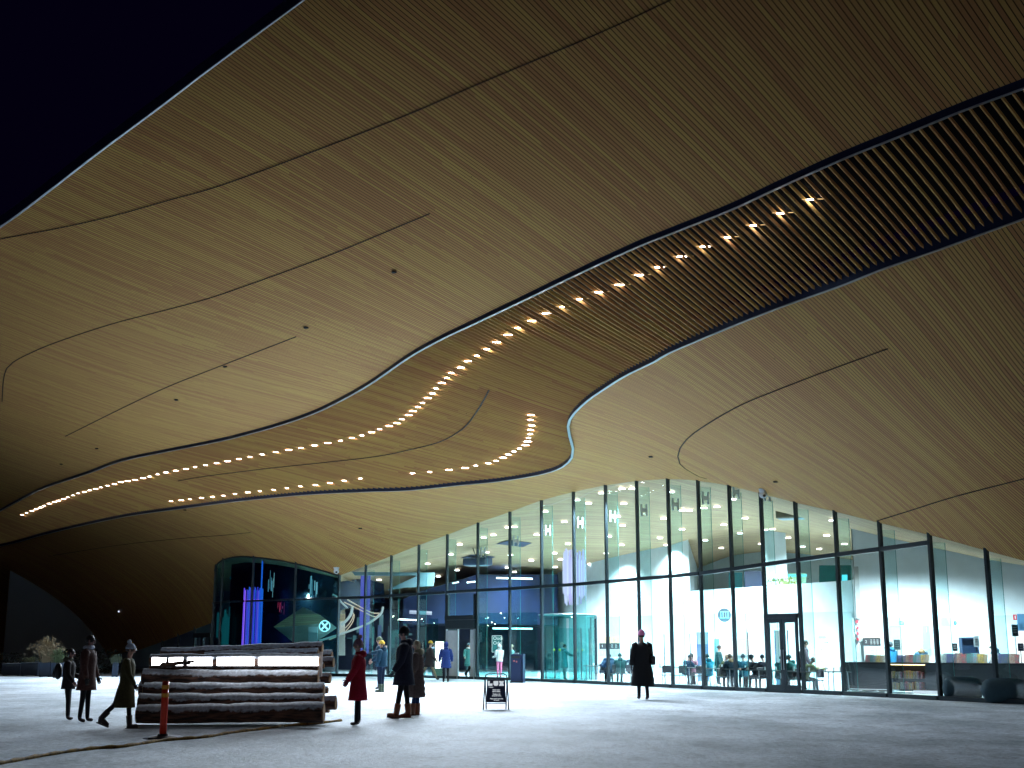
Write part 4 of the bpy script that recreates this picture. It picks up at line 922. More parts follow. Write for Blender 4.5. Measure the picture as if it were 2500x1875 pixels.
for u, Y, rz, lb in ((1466, 57.6, 2.2, 'first cafe chair right of the revolving door'), (1498, 56.8, 2, 'second cafe chair right of the revolving door'), (1528, 56.0, 2.2, 'third cafe chair, hidden partly by the black poles'), (1622, 53.7, 1.9, 'cafe chair just right of the walker'), (1660, 53.0, 2., 'cafe chair between the walker and the floral top'), (1700, 52.2, 2.1, 'cafe chair below the bright blue banner'), (1760, 50.6, 2, 'cafe chair of the dark hooded coat'), (1848, 48.6, 2, 'cafe chair just left of the double door'), (1935, 46.2, 2, 'cafe chair behind the right door leaf'), (1990, 45.2, 2.3, 'cafe chair right of the double door')): chair(u, Y, rz, lb)
# plant trailing over the parapet
p0 = at(1908, 1428, 63.5); r = empty('trailing_plant', p0, 0, 'green plant trailing over the white mezzanine parapet', 'plant')
mb = MB()
for k in range(140):
    x = RNG.normal(0, .35); z = RNG.rand() * .35 - .05; L = .12 + .1 * RNG.rand(); a = RNG.rand() * 6.3; mb.plate([(x, -.1, z), (x + L * math.cos(a) * .5, -.15, z + L * math.sin(a)), (x + L * .5, -.12, z + .04)], .004, (0, 1, 0))
mb.build('foliage', mat('olive_leaf', (.16, .2, .05), .7), r)
mb = MB()
for k in range(10):
    x = -.3 + .06 * k + .02 * RNG.rand(); L = .5 + .9 * RNG.rand(); mb.tube([(x * .6, -.2, 0), (x, -.32, -L * .5), (x * .8, -.32, -L)], .012, 4)
mb.build('hanging_stems', mat('dry_stem', (.3, .3, .2), .8), r)

# ------------------------------------------------------------------ people
def curve_pt(o, L, a, side=0.): # a: angle from straight down towards +x
    return o + Vector((math.sin(a) * math.cos(side) * L, math.sin(side) * L, -math.cos(a) * math.cos(side) * L))
def make_person(loc, face, H, lab, legs=((0, 0), (0, 0)), arms=((.1, .2, .1), (.1, .2, .1)), coat=None, coat_len=.47, flare=1.0, bulk=1., pants=(.01, .01, .015), shoe=(.02, .015, .01), skin=(.45, .26, .2),
                hat=None, hat_style='beanie', pom=None, hair=(.03, .02, .015), hair_len=0, hood=None, scarf=None, glove=None, bag=None, lean=0., boots=None, seated=False, hip_z=None, nod=0., group=None, ribs=False, glasses=False, cuff=None, name='person', hood_up=False, long_hair=False):
    """figure faces +x locally; legs: (hip swing, knee bend); arms: (shoulder swing, out, elbow bend)"""
    s_ = H / 1.72; r = empty(name, loc, face, lab, 'person', group)
    pel = Vector((0, 0, .93)); L1, L2 = .43, .42
    J = {}; fz = []
    for k, (sw, kn) in enumerate(legs):
        y = -.095 if k else .095; hp = pel + Vector((0, y, -.03)); kp = curve_pt(hp, L1, sw); ap = curve_pt(kp, L2, sw - kn)
        J['hip', k], J['knee', k], J['ank', k] = hp, kp, ap; pitch = max(-.9, min(.5, (sw - kn) * .75)) if not seated else 0
        toe = ap + Vector((.16 * math.cos(pitch), 0, .16 * math.sin(pitch) - .045)); heel = ap + Vector((-.05, 0, -.06)); J['toe', k], J['heel', k], J['pit', k] = toe, heel, pitch
        fz.append(min(toe.z - .035, heel.z - .03))
    dz = -min(fz) if hip_z is None else hip_z - pel.z
    sh = Vector((0, 0, dz)); pel = pel + sh
    for k in list(J):
        if isinstance(J[k], Vector): J[k] = J[k] + sh
    up = Vector((math.sin(lean), 0, math.cos(lean)))
    chest = pel + up * .36; neck = pel + up * .53; hb = neck + up * .06 + Vector((.02, 0, 0)); hd = hb + Vector((math.sin(lean + nod) * .12 + .01, 0, math.cos(lean + nod) * .12))
    V = [pel, pel + up * .18, chest, neck, hb, hd, hd + up * .055]; Rr = [(.13, .15), (.12, .15), (.13, .17), (.055, .055), (.055, .06), (.088, .077), (.06, .055)]
    E = [(0, 1), (1, 2), (2, 3), (3, 4), (4, 5), (5, 6)]; tagv = ['t', 't', 't', 'n', 'n', 'h', 'h']
    # nose
    V.append(hd + Vector((.105, 0, -.02))); Rr.append((.014, .014)); E.append((5, len(V) - 1)); tagv.append('h')
    for k in (0, 1):
        i0 = len(V); V += [J['hip', k], J['knee', k], J['ank', k] + Vector((0, 0, .02)), J['ank', k] + Vector((.01, 0, -.035)), J['toe', k] + Vector((-.03, 0, 0))]; Rr += [(.095, .1), (.062, .062), (.047, .047), (.045, .05), (.035, .045)]
        E += [(0, i0), (i0, i0 + 1), (i0 + 1, i0 + 2), (i0 + 2, i0 + 3), (i0 + 3, i0 + 4)]; tagv += ['l', 'l', 'l', 's', 's']
        y = -1 if k else 1; so = chest + up * .09 + Vector((0, .18 * y, 0)); sw, out, el = arms[k]
        def limb(o, L, a, outa): return o + Vector((math.sin(a) * math.cos(outa) * L, y * math.sin(outa) * L, -math.cos(a) * math.cos(outa) * L))
        eb = limb(so, .28, sw + lean, out); wr = limb(eb, .25, sw + lean + el, out * .3)
        J['sho', k], J['elb', k], J['wri', k] = so, eb, wr; i0 = len(V); V += [so, eb, wr]; Rr += [(.068, .068), (.046, .046), (.03, .035)]; E += [(2, i0), (i0, i0 + 1), (i0 + 1, i0 + 2)]; tagv += ['t', 'a', 'a']
    me = bpy.data.meshes.new('b'); me.from_pydata([tuple(v) for v in V], E, []); bo = bpy.data.objects.new('b', me); COL.objects.link(bo)
    sk = bo.modifiers.new('sk', 'SKIN'); sk.use_smooth_shade = True; sk.branch_smoothing = .4
    for i, q in enumerate(Rr): me.skin_vertices[0].data[i].radius = q
    me.skin_vertices[0].data[0].use_root = True
    ss = bo.modifiers.new('ss', 'SUBSURF'); ss.levels = 1; ss.render_levels = 1
    dg = bpy.context.evaluated_depsgraph_get(); bm_ = bpy.data.meshes.new_from_object(bo.evaluated_get(dg)); bpy.data.objects.remove(bo)
    cc = coat or (.02, .02, .025)
    cn_ = 'c%02d%02d%02d' % tuple(int(99 * q) for q in cc)
    mc = cloth('coat_' + cn_, cc); mp = cloth('trouser_%02d%02d%02d' % tuple(int(99 * q) for q in pants), pants); ms = mat('skin_%02d' % int(skin[0] * 99), skin, .6); mh = mat('shoe_%02d%02d%02d' % tuple(int(99 * q) for q in shoe), shoe, .5)
    mg = mat('glove_%02d%02d' % (int(99 * glove[0]), int(99 * glove[2])), glove, .8) if glove else ms
    for m_ in (mc, mp, ms, mh, mg): bm_.materials.append(m_)
    VV = [np.array(v) for v in V]; mi = {'t': 0, 'a': 0, 'l': 1, 's': 3, 'h': 2, 'n': 2}
    for p in bm_.polygons:
        c = np.array(p.center); best = (9, 0)
        for (a, b) in E:
            A, B = VV[a], VV[b]; ab = B - A; t = np.clip((c - A) @ ab / max(ab @ ab, 1e-9), 0, 1); d = np.linalg.norm(c - A - t * ab)
            if d < best[0]: best = (d, mi[tagv[b]] if t > .35 else mi[tagv[a]])
        if c[2] < J['ank', 0][2] and abs(c[1] - .095) < .09 and np.linalg.norm(c - np.array(J['ank', 0])) < .22 or np.linalg.norm(c - np.array(J['ank', 1])) < .05: best = (0, 3)
        p.material_index = best[1]; p.use_smooth = True
    # hands, eyes and ears join the body mesh
    mb = MB()
    for k in (0, 1):
        w0 = J['wri', k]; dr = (w0 - J['elb', k]).normalized(); sd = Vector((1, 0, 0)) - dr * dr.x; sd.normalize(); out = dr.cross(sd)
        Rh = Matrix((out, sd, dr)).transposed(); mb.ell(w0 + dr * .045, (.020, .042, .055), 10, 7, 1, -.99, Rh)
        for f_ in range(4):
            b0 = w0 + dr * .085 + sd * (.03 - .02 * f_); ln = (.065, .075, .07, .055)[f_]; cu = out * (.02 if k == 0 else -.02)
            mb.tube([b0 - dr * .02, b0 + dr * ln * .5 + cu * .2, b0 + dr * ln * .85 + cu], [.0105, .009, .007], 6, 1)
        b0 = w0 + dr * .03 + sd * .04; mb.tube([b0 - dr * .01, b0 + sd * .025 + dr * .025, b0 + sd * .03 + dr * .055], [.011, .010, .008], 6, 1)
    for y in (-1, 1):
        mb.ell(hd + Vector((.082, .03 * y, .008)), (.012, .012, .009), 6, 5, 2, -.99); mb.ell(hd + Vector((0, .084 * y, -.01)), (.02, .012, .03), 6, 5, 0, -.99)
    mb.tube([hd + Vector((.088, -.02, -.058)), hd + Vector((.094, 0, -.058)), hd + Vector((.088, .02, -.058))], .006, 5, 3)
    extra = mb.build('x', [ms, mg, M_BLACK, mat('lip', (.3, .1, .09), .6)], smooth=True)
    bm = bmesh.new(); bm.from_mesh(bm_); n0 = len(bm.faces); bm.from_mesh(extra.data); bm.faces.ensure_lookup_table()
    for f_ in bm.faces[n0:]: f_.material_index = [2, 4, 5, 6][f_.material_index]
    bm_.materials.append(M_BLACK); bm_.materials.append(mat('lip', (.3, .1, .09), .6)); bm.to_mesh(bm_); bm.free(); bpy.data.objects.remove(extra)
    body = bpy.data.objects.new('body', bm_); COL.objects.link(body); body.parent = r; body.scale = (s_,) * 3
    def part(mb, nm, m, smooth=True):
        o = mb.build(nm, m, r, smooth=smooth); o.scale = (s_,) * 3; return o
    if coat:
        mb = MB(); b_ = bulk; hem = pel.z - (coat_len - .12) if not seated else pel.z - .08
        rings = []; n = 16 if ribs else 9
        top = neck.z - .005
        for i in range(n):
            t = i / (n - 1); z = hem + (top - hem) * t
            q = (z - pel.z) / .53; cx = math.sin(lean) * max(0, z - pel.z) 
            lw = sum(J['knee', k].x for k in (0, 1)) / 2
            if q < 0: cx += lw * min(1, -q * 1.2) * .5
            prof = np.interp(q, [-.8, -.2, 0, .3, .6, .82, .93, 1.0], [.235 * flare, .20 * (1 + (flare - 1) * .5), .185, .175, .195, .19, .13, .075]) * b_
            dep = np.interp(q, [-.8, -.2, 0, .3, .6, .82, .93, 1.0], [.19 * flare, .165, .15, .145, .155, .14, .11, .075]) * b_
            if q < 0: dep += abs(J['knee', 0].x - J['knee', 1].x) * .28 * min(1, -q)
            if ribs: w_ = .012 * (1 if i % 2 else -1); prof += w_; dep += w_
            rings.append((cx, 0, z, dep, prof))
        if not seated or True: mb.rings(rings, 20)
        for k in (0, 1):
            so, eb, wr = J['sho', k], J['elb', k], J['wri', k]; md = (so + eb) / 2; m2 = (eb + wr) / 2
            mb.tube([so + Vector((0, 0, .03)) + (chest - so) * .25, so, md, eb, m2, wr], [.085 * b_, .088 * b_, .078 * b_, .068 * b_, .06 * b_, .047 * b_], 12)
        co = part(mb, 'coat', mc)
        if ribs is False and not seated:
            mb = MB(); mb.tube([(rings[0][0] + rings[0][3] * math.cos(a), rings[0][4] * math.sin(a), rings[0][2]) for a in np.linspace(0, 2 * PI, 21)[:-1]], .009, 5, closed=True); o = mb.build('hem', mc, co)
    if boots:
        mo, hgt = mat('boot_%02d%02d' % (int(99 * boots[0]), int(99 * boots[2])), boots, .55), .2
        for k in (0, 1):
            a = J['ank', k]; kd = (J['knee', k] - a).normalized(); mb = MB(); mb.tube([a + kd * hgt, a + kd * .08, a + Vector((.0, 0, -.0)), a + Vector((.02, 0, -.05))], [.068, .064, .06, .055], 12)
            mb.tube([J['heel', k] + Vector((.0, 0, .015)), a + Vector((.05, 0, -.045)), J['toe', k] + Vector((0, 0, .0)), J['toe', k] + Vector((.035, 0, -.003))], [.05, .058, .046, .03], 12); bt = part(mb, 'boot', mo)
            mb = MB(); h_, t_ = J['heel', k], J['toe', k]; d = (t_ - h_); mb.box((h_ + t_) / 2 + Vector((.0, 0, -.035)), (d.length + .07, .1, .03), R=Matrix.Rotation(-math.atan2(d.z, d.x) if abs(J['pit', k]) > .1 else 0, 3, 'Y')); sl_ = mb.build('sole', M_BLACK, bt)
    Rhd = Matrix.Rotation(lean + nod, 3, 'Y')
    if hair and not hood_up:
        mb = MB(); mb.ell(hd + Vector((-.018, 0, .012)), (.097, .09, .108), 14, 8, z0=-.45, R=Rhd)
        if hair_len: mb.rings([(hd.x - .05, 0, hd.z - hair_len, .03, .05), (hd.x - .055, 0, hd.z - hair_len * .5, .055, .085), (hd.x - .045, 0, hd.z + .02, .06, .088)], 12)
        part(mb, 'hair', mat('hair_%02d%02d' % (int(99 * hair[0]), int(99 * hair[1])), hair, .6, bump=.6, scale=40))
    if hat:
        m_ = cloth('hat_%02d%02d%02d' % tuple(int(99 * q) for q in hat), hat, 60, .8)
        mb = MB(); tall = 1.25 if hat_style == 'beanie' else 1.0
        mb.ell(hd + Vector((-.012, 0, .028)), (.107, .1, .115 * tall), 16, 8, z0=-.05, R=Rhd); mb.rings([(0, 0, -.015, .11, .103), (0, 0, .035, .113, .106)], 16, R=Rhd, o=hd + Vector((-.012, 0, .03)))
        h_ = part(mb, 'hat', m_)
        if pom: mb = MB(); mb.ell(hd + Rhd @ Vector((-.05, 0, .165 * tall)), (.05, .05, .047), 10, 8, z0=-.99); mb.build('pompom', cloth('pom_%02d' % int(99 * pom[0]), pom, 80, 1), h_)
    if hood:
        m_ = cloth('hood_%02d%02d%02d' % tuple(int(99 * q) for q in hood), hood, 50, .8)
        mb = MB()
        if hood_up: mb.ell(hd + Vector((-.025, 0, .0)), (.118, .115, .145), 14, 9, z0=-.8, R=Rhd); mb.rings([(neck.x - .02, 0, neck.z - .02, .1, .12), (neck.x - .02, 0, neck.z + .07, .09, .1)], 14)
        else: mb.ell(neck + Vector((-.085, 0, .015)), (.085, .13, .085), 14, 8, z0=-.95); mb.tube([neck + Vector((.07 * math.cos(a) - .02, .09 * math.sin(a), .03)) for a in np.linspace(0, 2 * PI, 13)[:-1]], .035, 8, closed=True)
        part(mb, 'hood', m_)
    if scarf:
        m_ = cloth('scarf_%02d' % int(99 * scarf[0]), scarf, 70, 1.); mb = MB(); mb.tube([neck + Vector((.075 * math.cos(a) - .005, .085 * math.sin(a), .035)) for a in np.linspace(0, 2 * PI, 15)[:-1]], .045, 8, closed=True); part(mb, 'collar', m_)
    if glasses:
        mb = MB()
        for y in (-1, 1): mb.tube([hd + Vector((.1, .033 * y + .026 * math.cos(a), .008 + .022 * math.sin(a))) for a in np.linspace(0, 2 * PI, 11)[:-1]], .004, 4, closed=True)
        part(mb, 'glasses', mat('glass_frame', (.6, .6, .65), .2, .8))
    if bag:
        kind, bc = bag; m_ = mat('bag_%02d' % int(99 * bc[0]), bc, .5)
        if kind == 'backpack':
            g_ = empty('backpack', loc, face, 'dark backpack worn by the %s' % ' '.join(lab.split(',')[0].split()[:9]), 'bag'); mb = MB(); mb.ell(Vector((-.27, 0, chest.z - .1)), (.1, .15, .21), 14, 10, z0=-.99); mb.ell(Vector((-.36, 0, chest.z - .17)), (.05, .11, .11), 12, 8, z0=-.99)
            o = mb.build('pack', m_, g_, smooth=True); o.scale = (s_,) * 3
            mb = MB(); mb.tube([(-.2, .1, chest.z + .12), (-.02, .13, chest.z + .17), (.16, .12, chest.z), (.0, .15, chest.z - .2), (-.2, .12, chest.z - .22)], .016, 6); o = mb.build('strap', m_, g_); o.scale = (s_,) * 3
        else:
            g_ = empty('shoulder_bag', loc, face, 'dark shoulder bag of the %s' % lab.split(',')[0], 'bag'); y = -.27; mb = MB(); mb.box((-.05, y, pel.z + .06), (.3, .11, .24)); o = mb.build('pouch', m_, g_, bevel=.03); o.scale = (s_,) * 3
            mb = MB(); mb.tube([(-.15, y, pel.z + .17), (-.06, -.16, chest.z + .15), (.03, -.15, chest.z + .15), (.06, y, pel.z + .17)], .014, 6); o = mb.build('strap', m_, g_); o.scale = (s_,) * 3
    return r
def P_(u, vfoot, vtop, face, lab, **k):
    g = gp(u, vfoot); H = (vfoot - vtop) / FPX * g.y * 1.0; k.setdefault('Hs', 1.); H *= k.pop('Hs'); return make_person((g.x, g.y, 0), face, H, lab, **k)
LEFT, RIGHT, AWAY = PI, 0., PI / 2
P_(160, 1759, 1600, .1, 'person in a dark short coat with a raised fur hood, furthest left', legs=((.05, .02), (.12, .1)), arms=((.2, .15, .9), (.1, .2, .6)), coat=(.02, .014, .014), coat_len=.3, pants=(.008, .008, .012), hood=(.1, .1, .07), hair=(.02, .01, .01), bag=('backpack', (.012, .01, .012)), skin=(.4, .22, .2), shoe=(.02, .01, .01), Hs=1.0)
P_(205, 1764, 1570, -.05, 'person in a brown shearling jacket with a white fleece collar', legs=((.03, .0), (-.06, .03)), arms=((.15, .14, .25), (.05, .16, .2)), coat=(.07, .03, .025), coat_len=.42, bulk=1.08, pants=(.006, .006, .01), scarf=(.5, .56, .7), hair=(.008, .006, .006), skin=(.25, .14, .13), glove=(.02, .02, .02), shoe=(.02, .01, .01))
P_(302, 1781, 1592, .05, 'person walking in an olive long coat and a white bobble hat', legs=((.12, .02), (-.42, .35)), arms=((-.1, .12, .3), (.25, .12, .3)), coat=(.055, .05, .018), coat_len=.62, flare=.95, pants=(.012, .012, .018), hat=(.45, .55, .68), hat_style='pom', pom=(.5, .6, .72), hair=(.05, .03, .02), glasses=True, glove=(.03, .015, .02), boots=(.02, .012, .012), shoe=(.02, .01, .01), lean=.03)
P_(872, 1772, 1584, PI + .15, 'person in a knee length red coat and a dusty pink bobble hat', legs=((.03, 0), (-.04, 0)), arms=((.35, .05, .2), (.35, .2, .25)), coat=(.33, .008, .03), coat_len=.55, bulk=1.05, flare=1.02, pants=(.006, .006, .009), hat=(.26, .16, .22), hat_style='beanie', pom=(.32, .2, .2), hair=(.2, .15, .1), hood=(.28, .006, .025), glasses=True, glove=(.12, .01, .03), shoe=(.012, .01, .01), skin=(.5, .32, .3))
P_(931, 1690, 1576, PI - .35, 'person in a yellow beanie and blue jacket with one arm stretched out left', legs=((0, 0), (0, 0)), arms=((.1, .2, .2), (1.5, .1, -.05)), coat=(.02, .07, .12), coat_len=.2, bulk=1.2, ribs=True, pants=(.01, .025, .06), hat=(.75, .5, .06), hat_style='pom', hair=(.3, .18, .08), hood=(.015, .05, .09), boots=(.08, .12, .08), glove=(.02, .03, .05))
P_(925, 1683, 1567, PI, 'person in a green beanie standing half hidden behind the yellow beanie', legs=((0, 0), (0, 0)), arms=((.2, .1, .6), (.2, .1, .8)), coat=(.015, .05, .09), coat_len=.2, bulk=1.1, pants=(.008, .015, .04), hat=(.1, .13, .08), hat_style='pom', hair=(.1, .06, .03), shoe=(.02, .02, .02))
P_(985, 1754, 1554, PI + .1, 'tall person in a black parka and black beanie with tan boots', legs=((.2, .06), (-.12, .0)), arms=((.25, .1, .35), (-.25, .12, .5)), coat=(.012, .014, .03), coat_len=.42, bulk=1.15, pants=(.005, .005, .008), hat=(.008, .008, .01), hair=(.01, .01, .01), hood=(.01, .012, .028), boots=(.2, .065, .03), skin=(.5, .33, .33), glove=(.02, .02, .03))
P_(1016, 1747, 1580, PI - .1, 'person in a long brown quilted coat with a fur hood beside the tall black parka', legs=((.08, 0), (-.02, 0)), arms=((0, .1, .5), (.1, .1, .5)), coat=(.1, .07, .065), coat_len=.66, bulk=1.12, ribs=True, pants=(.01, .03, .1), hood=(.32, .3, .2), hair=(.4, .34, .22), hat=None, boots=(.2, .07, .035), hood_up=False, hair_len=.12)
P_(1047, 1663, 1571, .2, 'person in a mustard beanie and black coat striding right near the glass', legs=((-.42, .15), (.42, .02)), arms=((-.2, .1, .3), (.3, .1, .3)), coat=(.012, .012, .016), coat_len=.42, bulk=1.15, pants=(.22, .17, .1), hat=(.55, .36, .04), hat_style='pom', shoe=(.01, .01, .01), bag=('backpack', (.01, .01, .012)), lean=.05)
P_(1088, 1666, 1576, AWAY + .1, 'person in a navy hooded coat walking away toward the sliding door', legs=((.02, 0), (-.12, .3)), arms=((.05, .3, .5), (.05, .3, .5)), coat=(.012, .03, .14), coat_len=.46, bulk=1.12, ribs=True, pants=(.006, .006, .01), hood=(.01, .02, .11), hood_up=True, shoe=(.008, .01, .01))
P_(1160, 1658, 1573, .25, 'person in a black coat striding into the sliding doorway', legs=((.25, .0), (-.6, .12)), arms=((.1, .1, .3), (-.2, .1, .3)), coat=(.008, .008, .01), coat_len=.58, pants=(.006, .006, .008), hood=(.008, .008, .01), hood_up=True, shoe=(.01, .01, .01))
P_(1570, 1709, 1557, AWAY + .12, 'person walking away in a long black coat and tall pink beanie', legs=((.06, .0), (-.08, .15)), arms=((-.08, .3, .2), (.1, .22, .5)), coat=(.006, .006, .008), coat_len=.72, bulk=1.22, flare=1.1, pants=(.01, .008, .02), hat=(.62, .2, .38), glove=(.008, .008, .012), hair=(.02, .015, .01), bag=('bag', (.008, .008, .012)), shoe=(.02, .01, .02), lean=.02)
# indoors, standing
def I_(u, Y, face, lab, H=1.7, **k):
    c = at(u, 1600, Y); return make_person((c.x, Y, 0.005), face, H, lab, **k)
I_(1144, 67.5, -AWAY + .2, 'person in a green coat and white scarf inside the sliding door', coat=(.04, .16, .15), scarf=(.75, .8, .8), hat=(.06, .1, .12), hat_style='pom', pants=(.02, .06, .07), arms=((.3, .15, 1.2), (.2, .2, 1.)))
I_(1219, 66.5, AWAY + .5, 'person in a white jacket and pink trousers behind the glass', 1.66, coat=(.7, .72, .72), coat_len=.2, pants=(.6, .16, .3), hood=(.75, .78, .78), hood_up=True, arms=((.2, .1, 1.2), (.2, .1, .8)))
I_(1250, 68, PI, 'person in a grey puffy jacket partly behind the bin', 1.64, coat=(.12, .25, .24), coat_len=.2, ribs=True, pants=(.05, .12, .12), hair=(.4, .3, .2))
I_(1378, 62.9, .3, 'person in a teal coat inside the revolving door', 1.66, coat=(.03, .2, .22), coat_len=.5, pants=(.02, .12, .14), arms=((.1, .1, .2), (.9, .1, .5)), hood=(.03, .18, .2))
I_(942, 71.5, -AWAY, 'bald person standing inside behind the yellow beanie', 1.68, coat=(.02, .08, .1), hair=None, skin=(.42, .26, .22)); I_(978, 71, -AWAY + .4, 'person with fair hair inside, left of the tall black parka', 1.68, coat=(.3, .24, .15), hood=(.4, .34, .2), hair=(.55, .4, .2), hair_len=.15)
I_(1058, 70, .2, 'dark haired person inside just behind the mustard beanie', 1.72, coat=(.01, .02, .03), scarf=(.5, .6, .65), hair=(.01, .01, .01))
I_(2176, 47.4, AWAY + .5, 'person in a bright blue jacket at the left end of the counter', 1.7, coat=(.02, .16, .3), coat_len=.25, ribs=True, pants=(.02, .1, .3), hair=(.01, .02, .03), hood=(.02, .14, .26)); I_(2249, 48, AWAY, 'blond person in a dark parka with a fur hood behind the book counter', 1.62, coat=(.02, .06, .09), coat_len=.3, hood=(.3, .2, .1), hair=(.6, .42, .25), hair_len=.12, arms=((.2, .3, .7), (.2, .3, .9)), pants=(.05, .02, .02)); I_(2438, 45, PI - .3, 'person bending forward in a white knit hat and navy puffy jacket', 1.68, coat=(.015, .05, .09), coat_len=.25, ribs=True, bulk=1.2, hat=(.72, .72, .66), hood=(.012, .04, .08), pants=(.01, .02, .03), lean=.25, nod=.3, hair=(.3, .2, .1))
I_(1958, 48.5, -.2, 'tall person in a mauve grey coat standing right of the double door', 1.78, coat=(.12, .09, .11), coat_len=.4, bulk=1.15, hair=(.05, .03, .02), hood=(.13, .1, .1), pants=(.03, .03, .04), lean=.2)
I_(1752, 55, -.5, 'person in dark clothes standing behind the blond seated person', 1.6, coat=(.01, .05, .055), hair=(.01, .01, .01), pants=(.01, .02, .03), lean=.1)
# indoors, seated
SIT = dict(legs=((1.45, 1.45), (1.45, 1.4)), seated=True, hip_z=.52)
def Sx(u, Y, face, lab, **k):
    c = at(u, 1600, Y); k = {**SIT, 'arms': ((.5, .15, .9), (.5, .15, .8)), 'lean': .12, 'nod': .2, **k}; return make_person((c.x, Y, .005), face, 1.7, lab, **k)
Sx(1472, 58.3, .5, 'person in a navy coat seated bending over the first table', coat=(.01, .04, .09), hair=(.01, .02, .03), hood=(.01, .04, .09), lean=.4, bulk=1.2); Sx(1496, 57.2, 2.2, 'person in a dark blue coat seated with the back to the glass at the first table', coat=(.015, .05, .1), hair=(.01, .02, .03), hood=(.015, .05, .1), bulk=1.3, lean=.3)
Sx(1514, 56.6, AWAY, 'person in a dark teal puffy jacket seated at the first table', coat=(.02, .09, .1), hair=(.01, .03, .04), hood=(.02, .09, .1), ribs=True, bulk=1.2); Sx(1540, 57.6, -1.2, 'person with dark hair seated close to the walker', coat=(.01, .03, .05), hair=(.01, .02, .03), hair_len=.12)
Sx(1689, 55.2, -1.9, 'person in a floral top holding a cup, seated by the black pole', coat=(.25, .12, .16), hair=(.02, .02, .02), hair_len=.16, skin=(.5, .32, .28), arms=((.9, .2, 1.4), (.9, .2, 1.4)), lean=.05); Sx(1672, 54.4, .6, 'person in a navy coat seated left of the floral top', coat=(.01, .04, .08), hair=(.01, .02, .03), lean=.35)
Sx(1730, 52.4, AWAY + .3, 'person in a turquoise jacket seated below the blue banner', coat=(.05, .42, .6), hair=(.01, .06, .09), ribs=True, hood=(.02, .15, .2)); Sx(1760, 51.6, -.4, 'blond person in an olive jacket seated leaning on a hand', coat=(.08, .09, .03), hair=(.5, .35, .22), skin=(.5, .32, .26), lean=.3, arms=((.9, .2, 1.8), (.5, .2, 1.)))
Sx(1785, 50.4, AWAY + .4, 'person in a dark parka with a fur trimmed hood, seated with the back to the glass', coat=(.015, .04, .06), hair=(.06, .05, .03), hood=(.3, .22, .12), bulk=1.3, lean=.1)
Sx(1815, 51, AWAY, 'person in a blue green coat seated right of the fur trimmed parka', coat=(.02, .12, .18), hair=(.02, .06, .09), bulk=1.2); Sx(1846, 49.2, PI + .5, 'person in a black coat and dark cap seated left of the double door', coat=(.01, .015, .03), hat=(.01, .03, .04), hat_style='pom', hair=(.01, .01, .02), lean=.3); Sx(1866, 48.6, AWAY + .5, 'person in black seated right beside the door frame', coat=(.006, .01, .02), hair=(.01, .02, .03), bulk=1.2)
Sx(1900, 47.6, .8, 'person in a dark teal coat seated behind the left door leaf', coat=(.015, .09, .11), hair=(.01, .05, .06), lean=.3); Sx(1934, 46.6, PI - .4, 'person in a green puffy coat seated behind the right door leaf', coat=(.02, .1, .1), hair=(.01, .05, .06), ribs=True, bulk=1.35, hood=(.02, .1, .1)); Sx(1962, 45.8, .3, 'person in an olive coat seated just right of the double door', coat=(.2, .22, .08), hair=(.1, .07, .05), lean=.5)
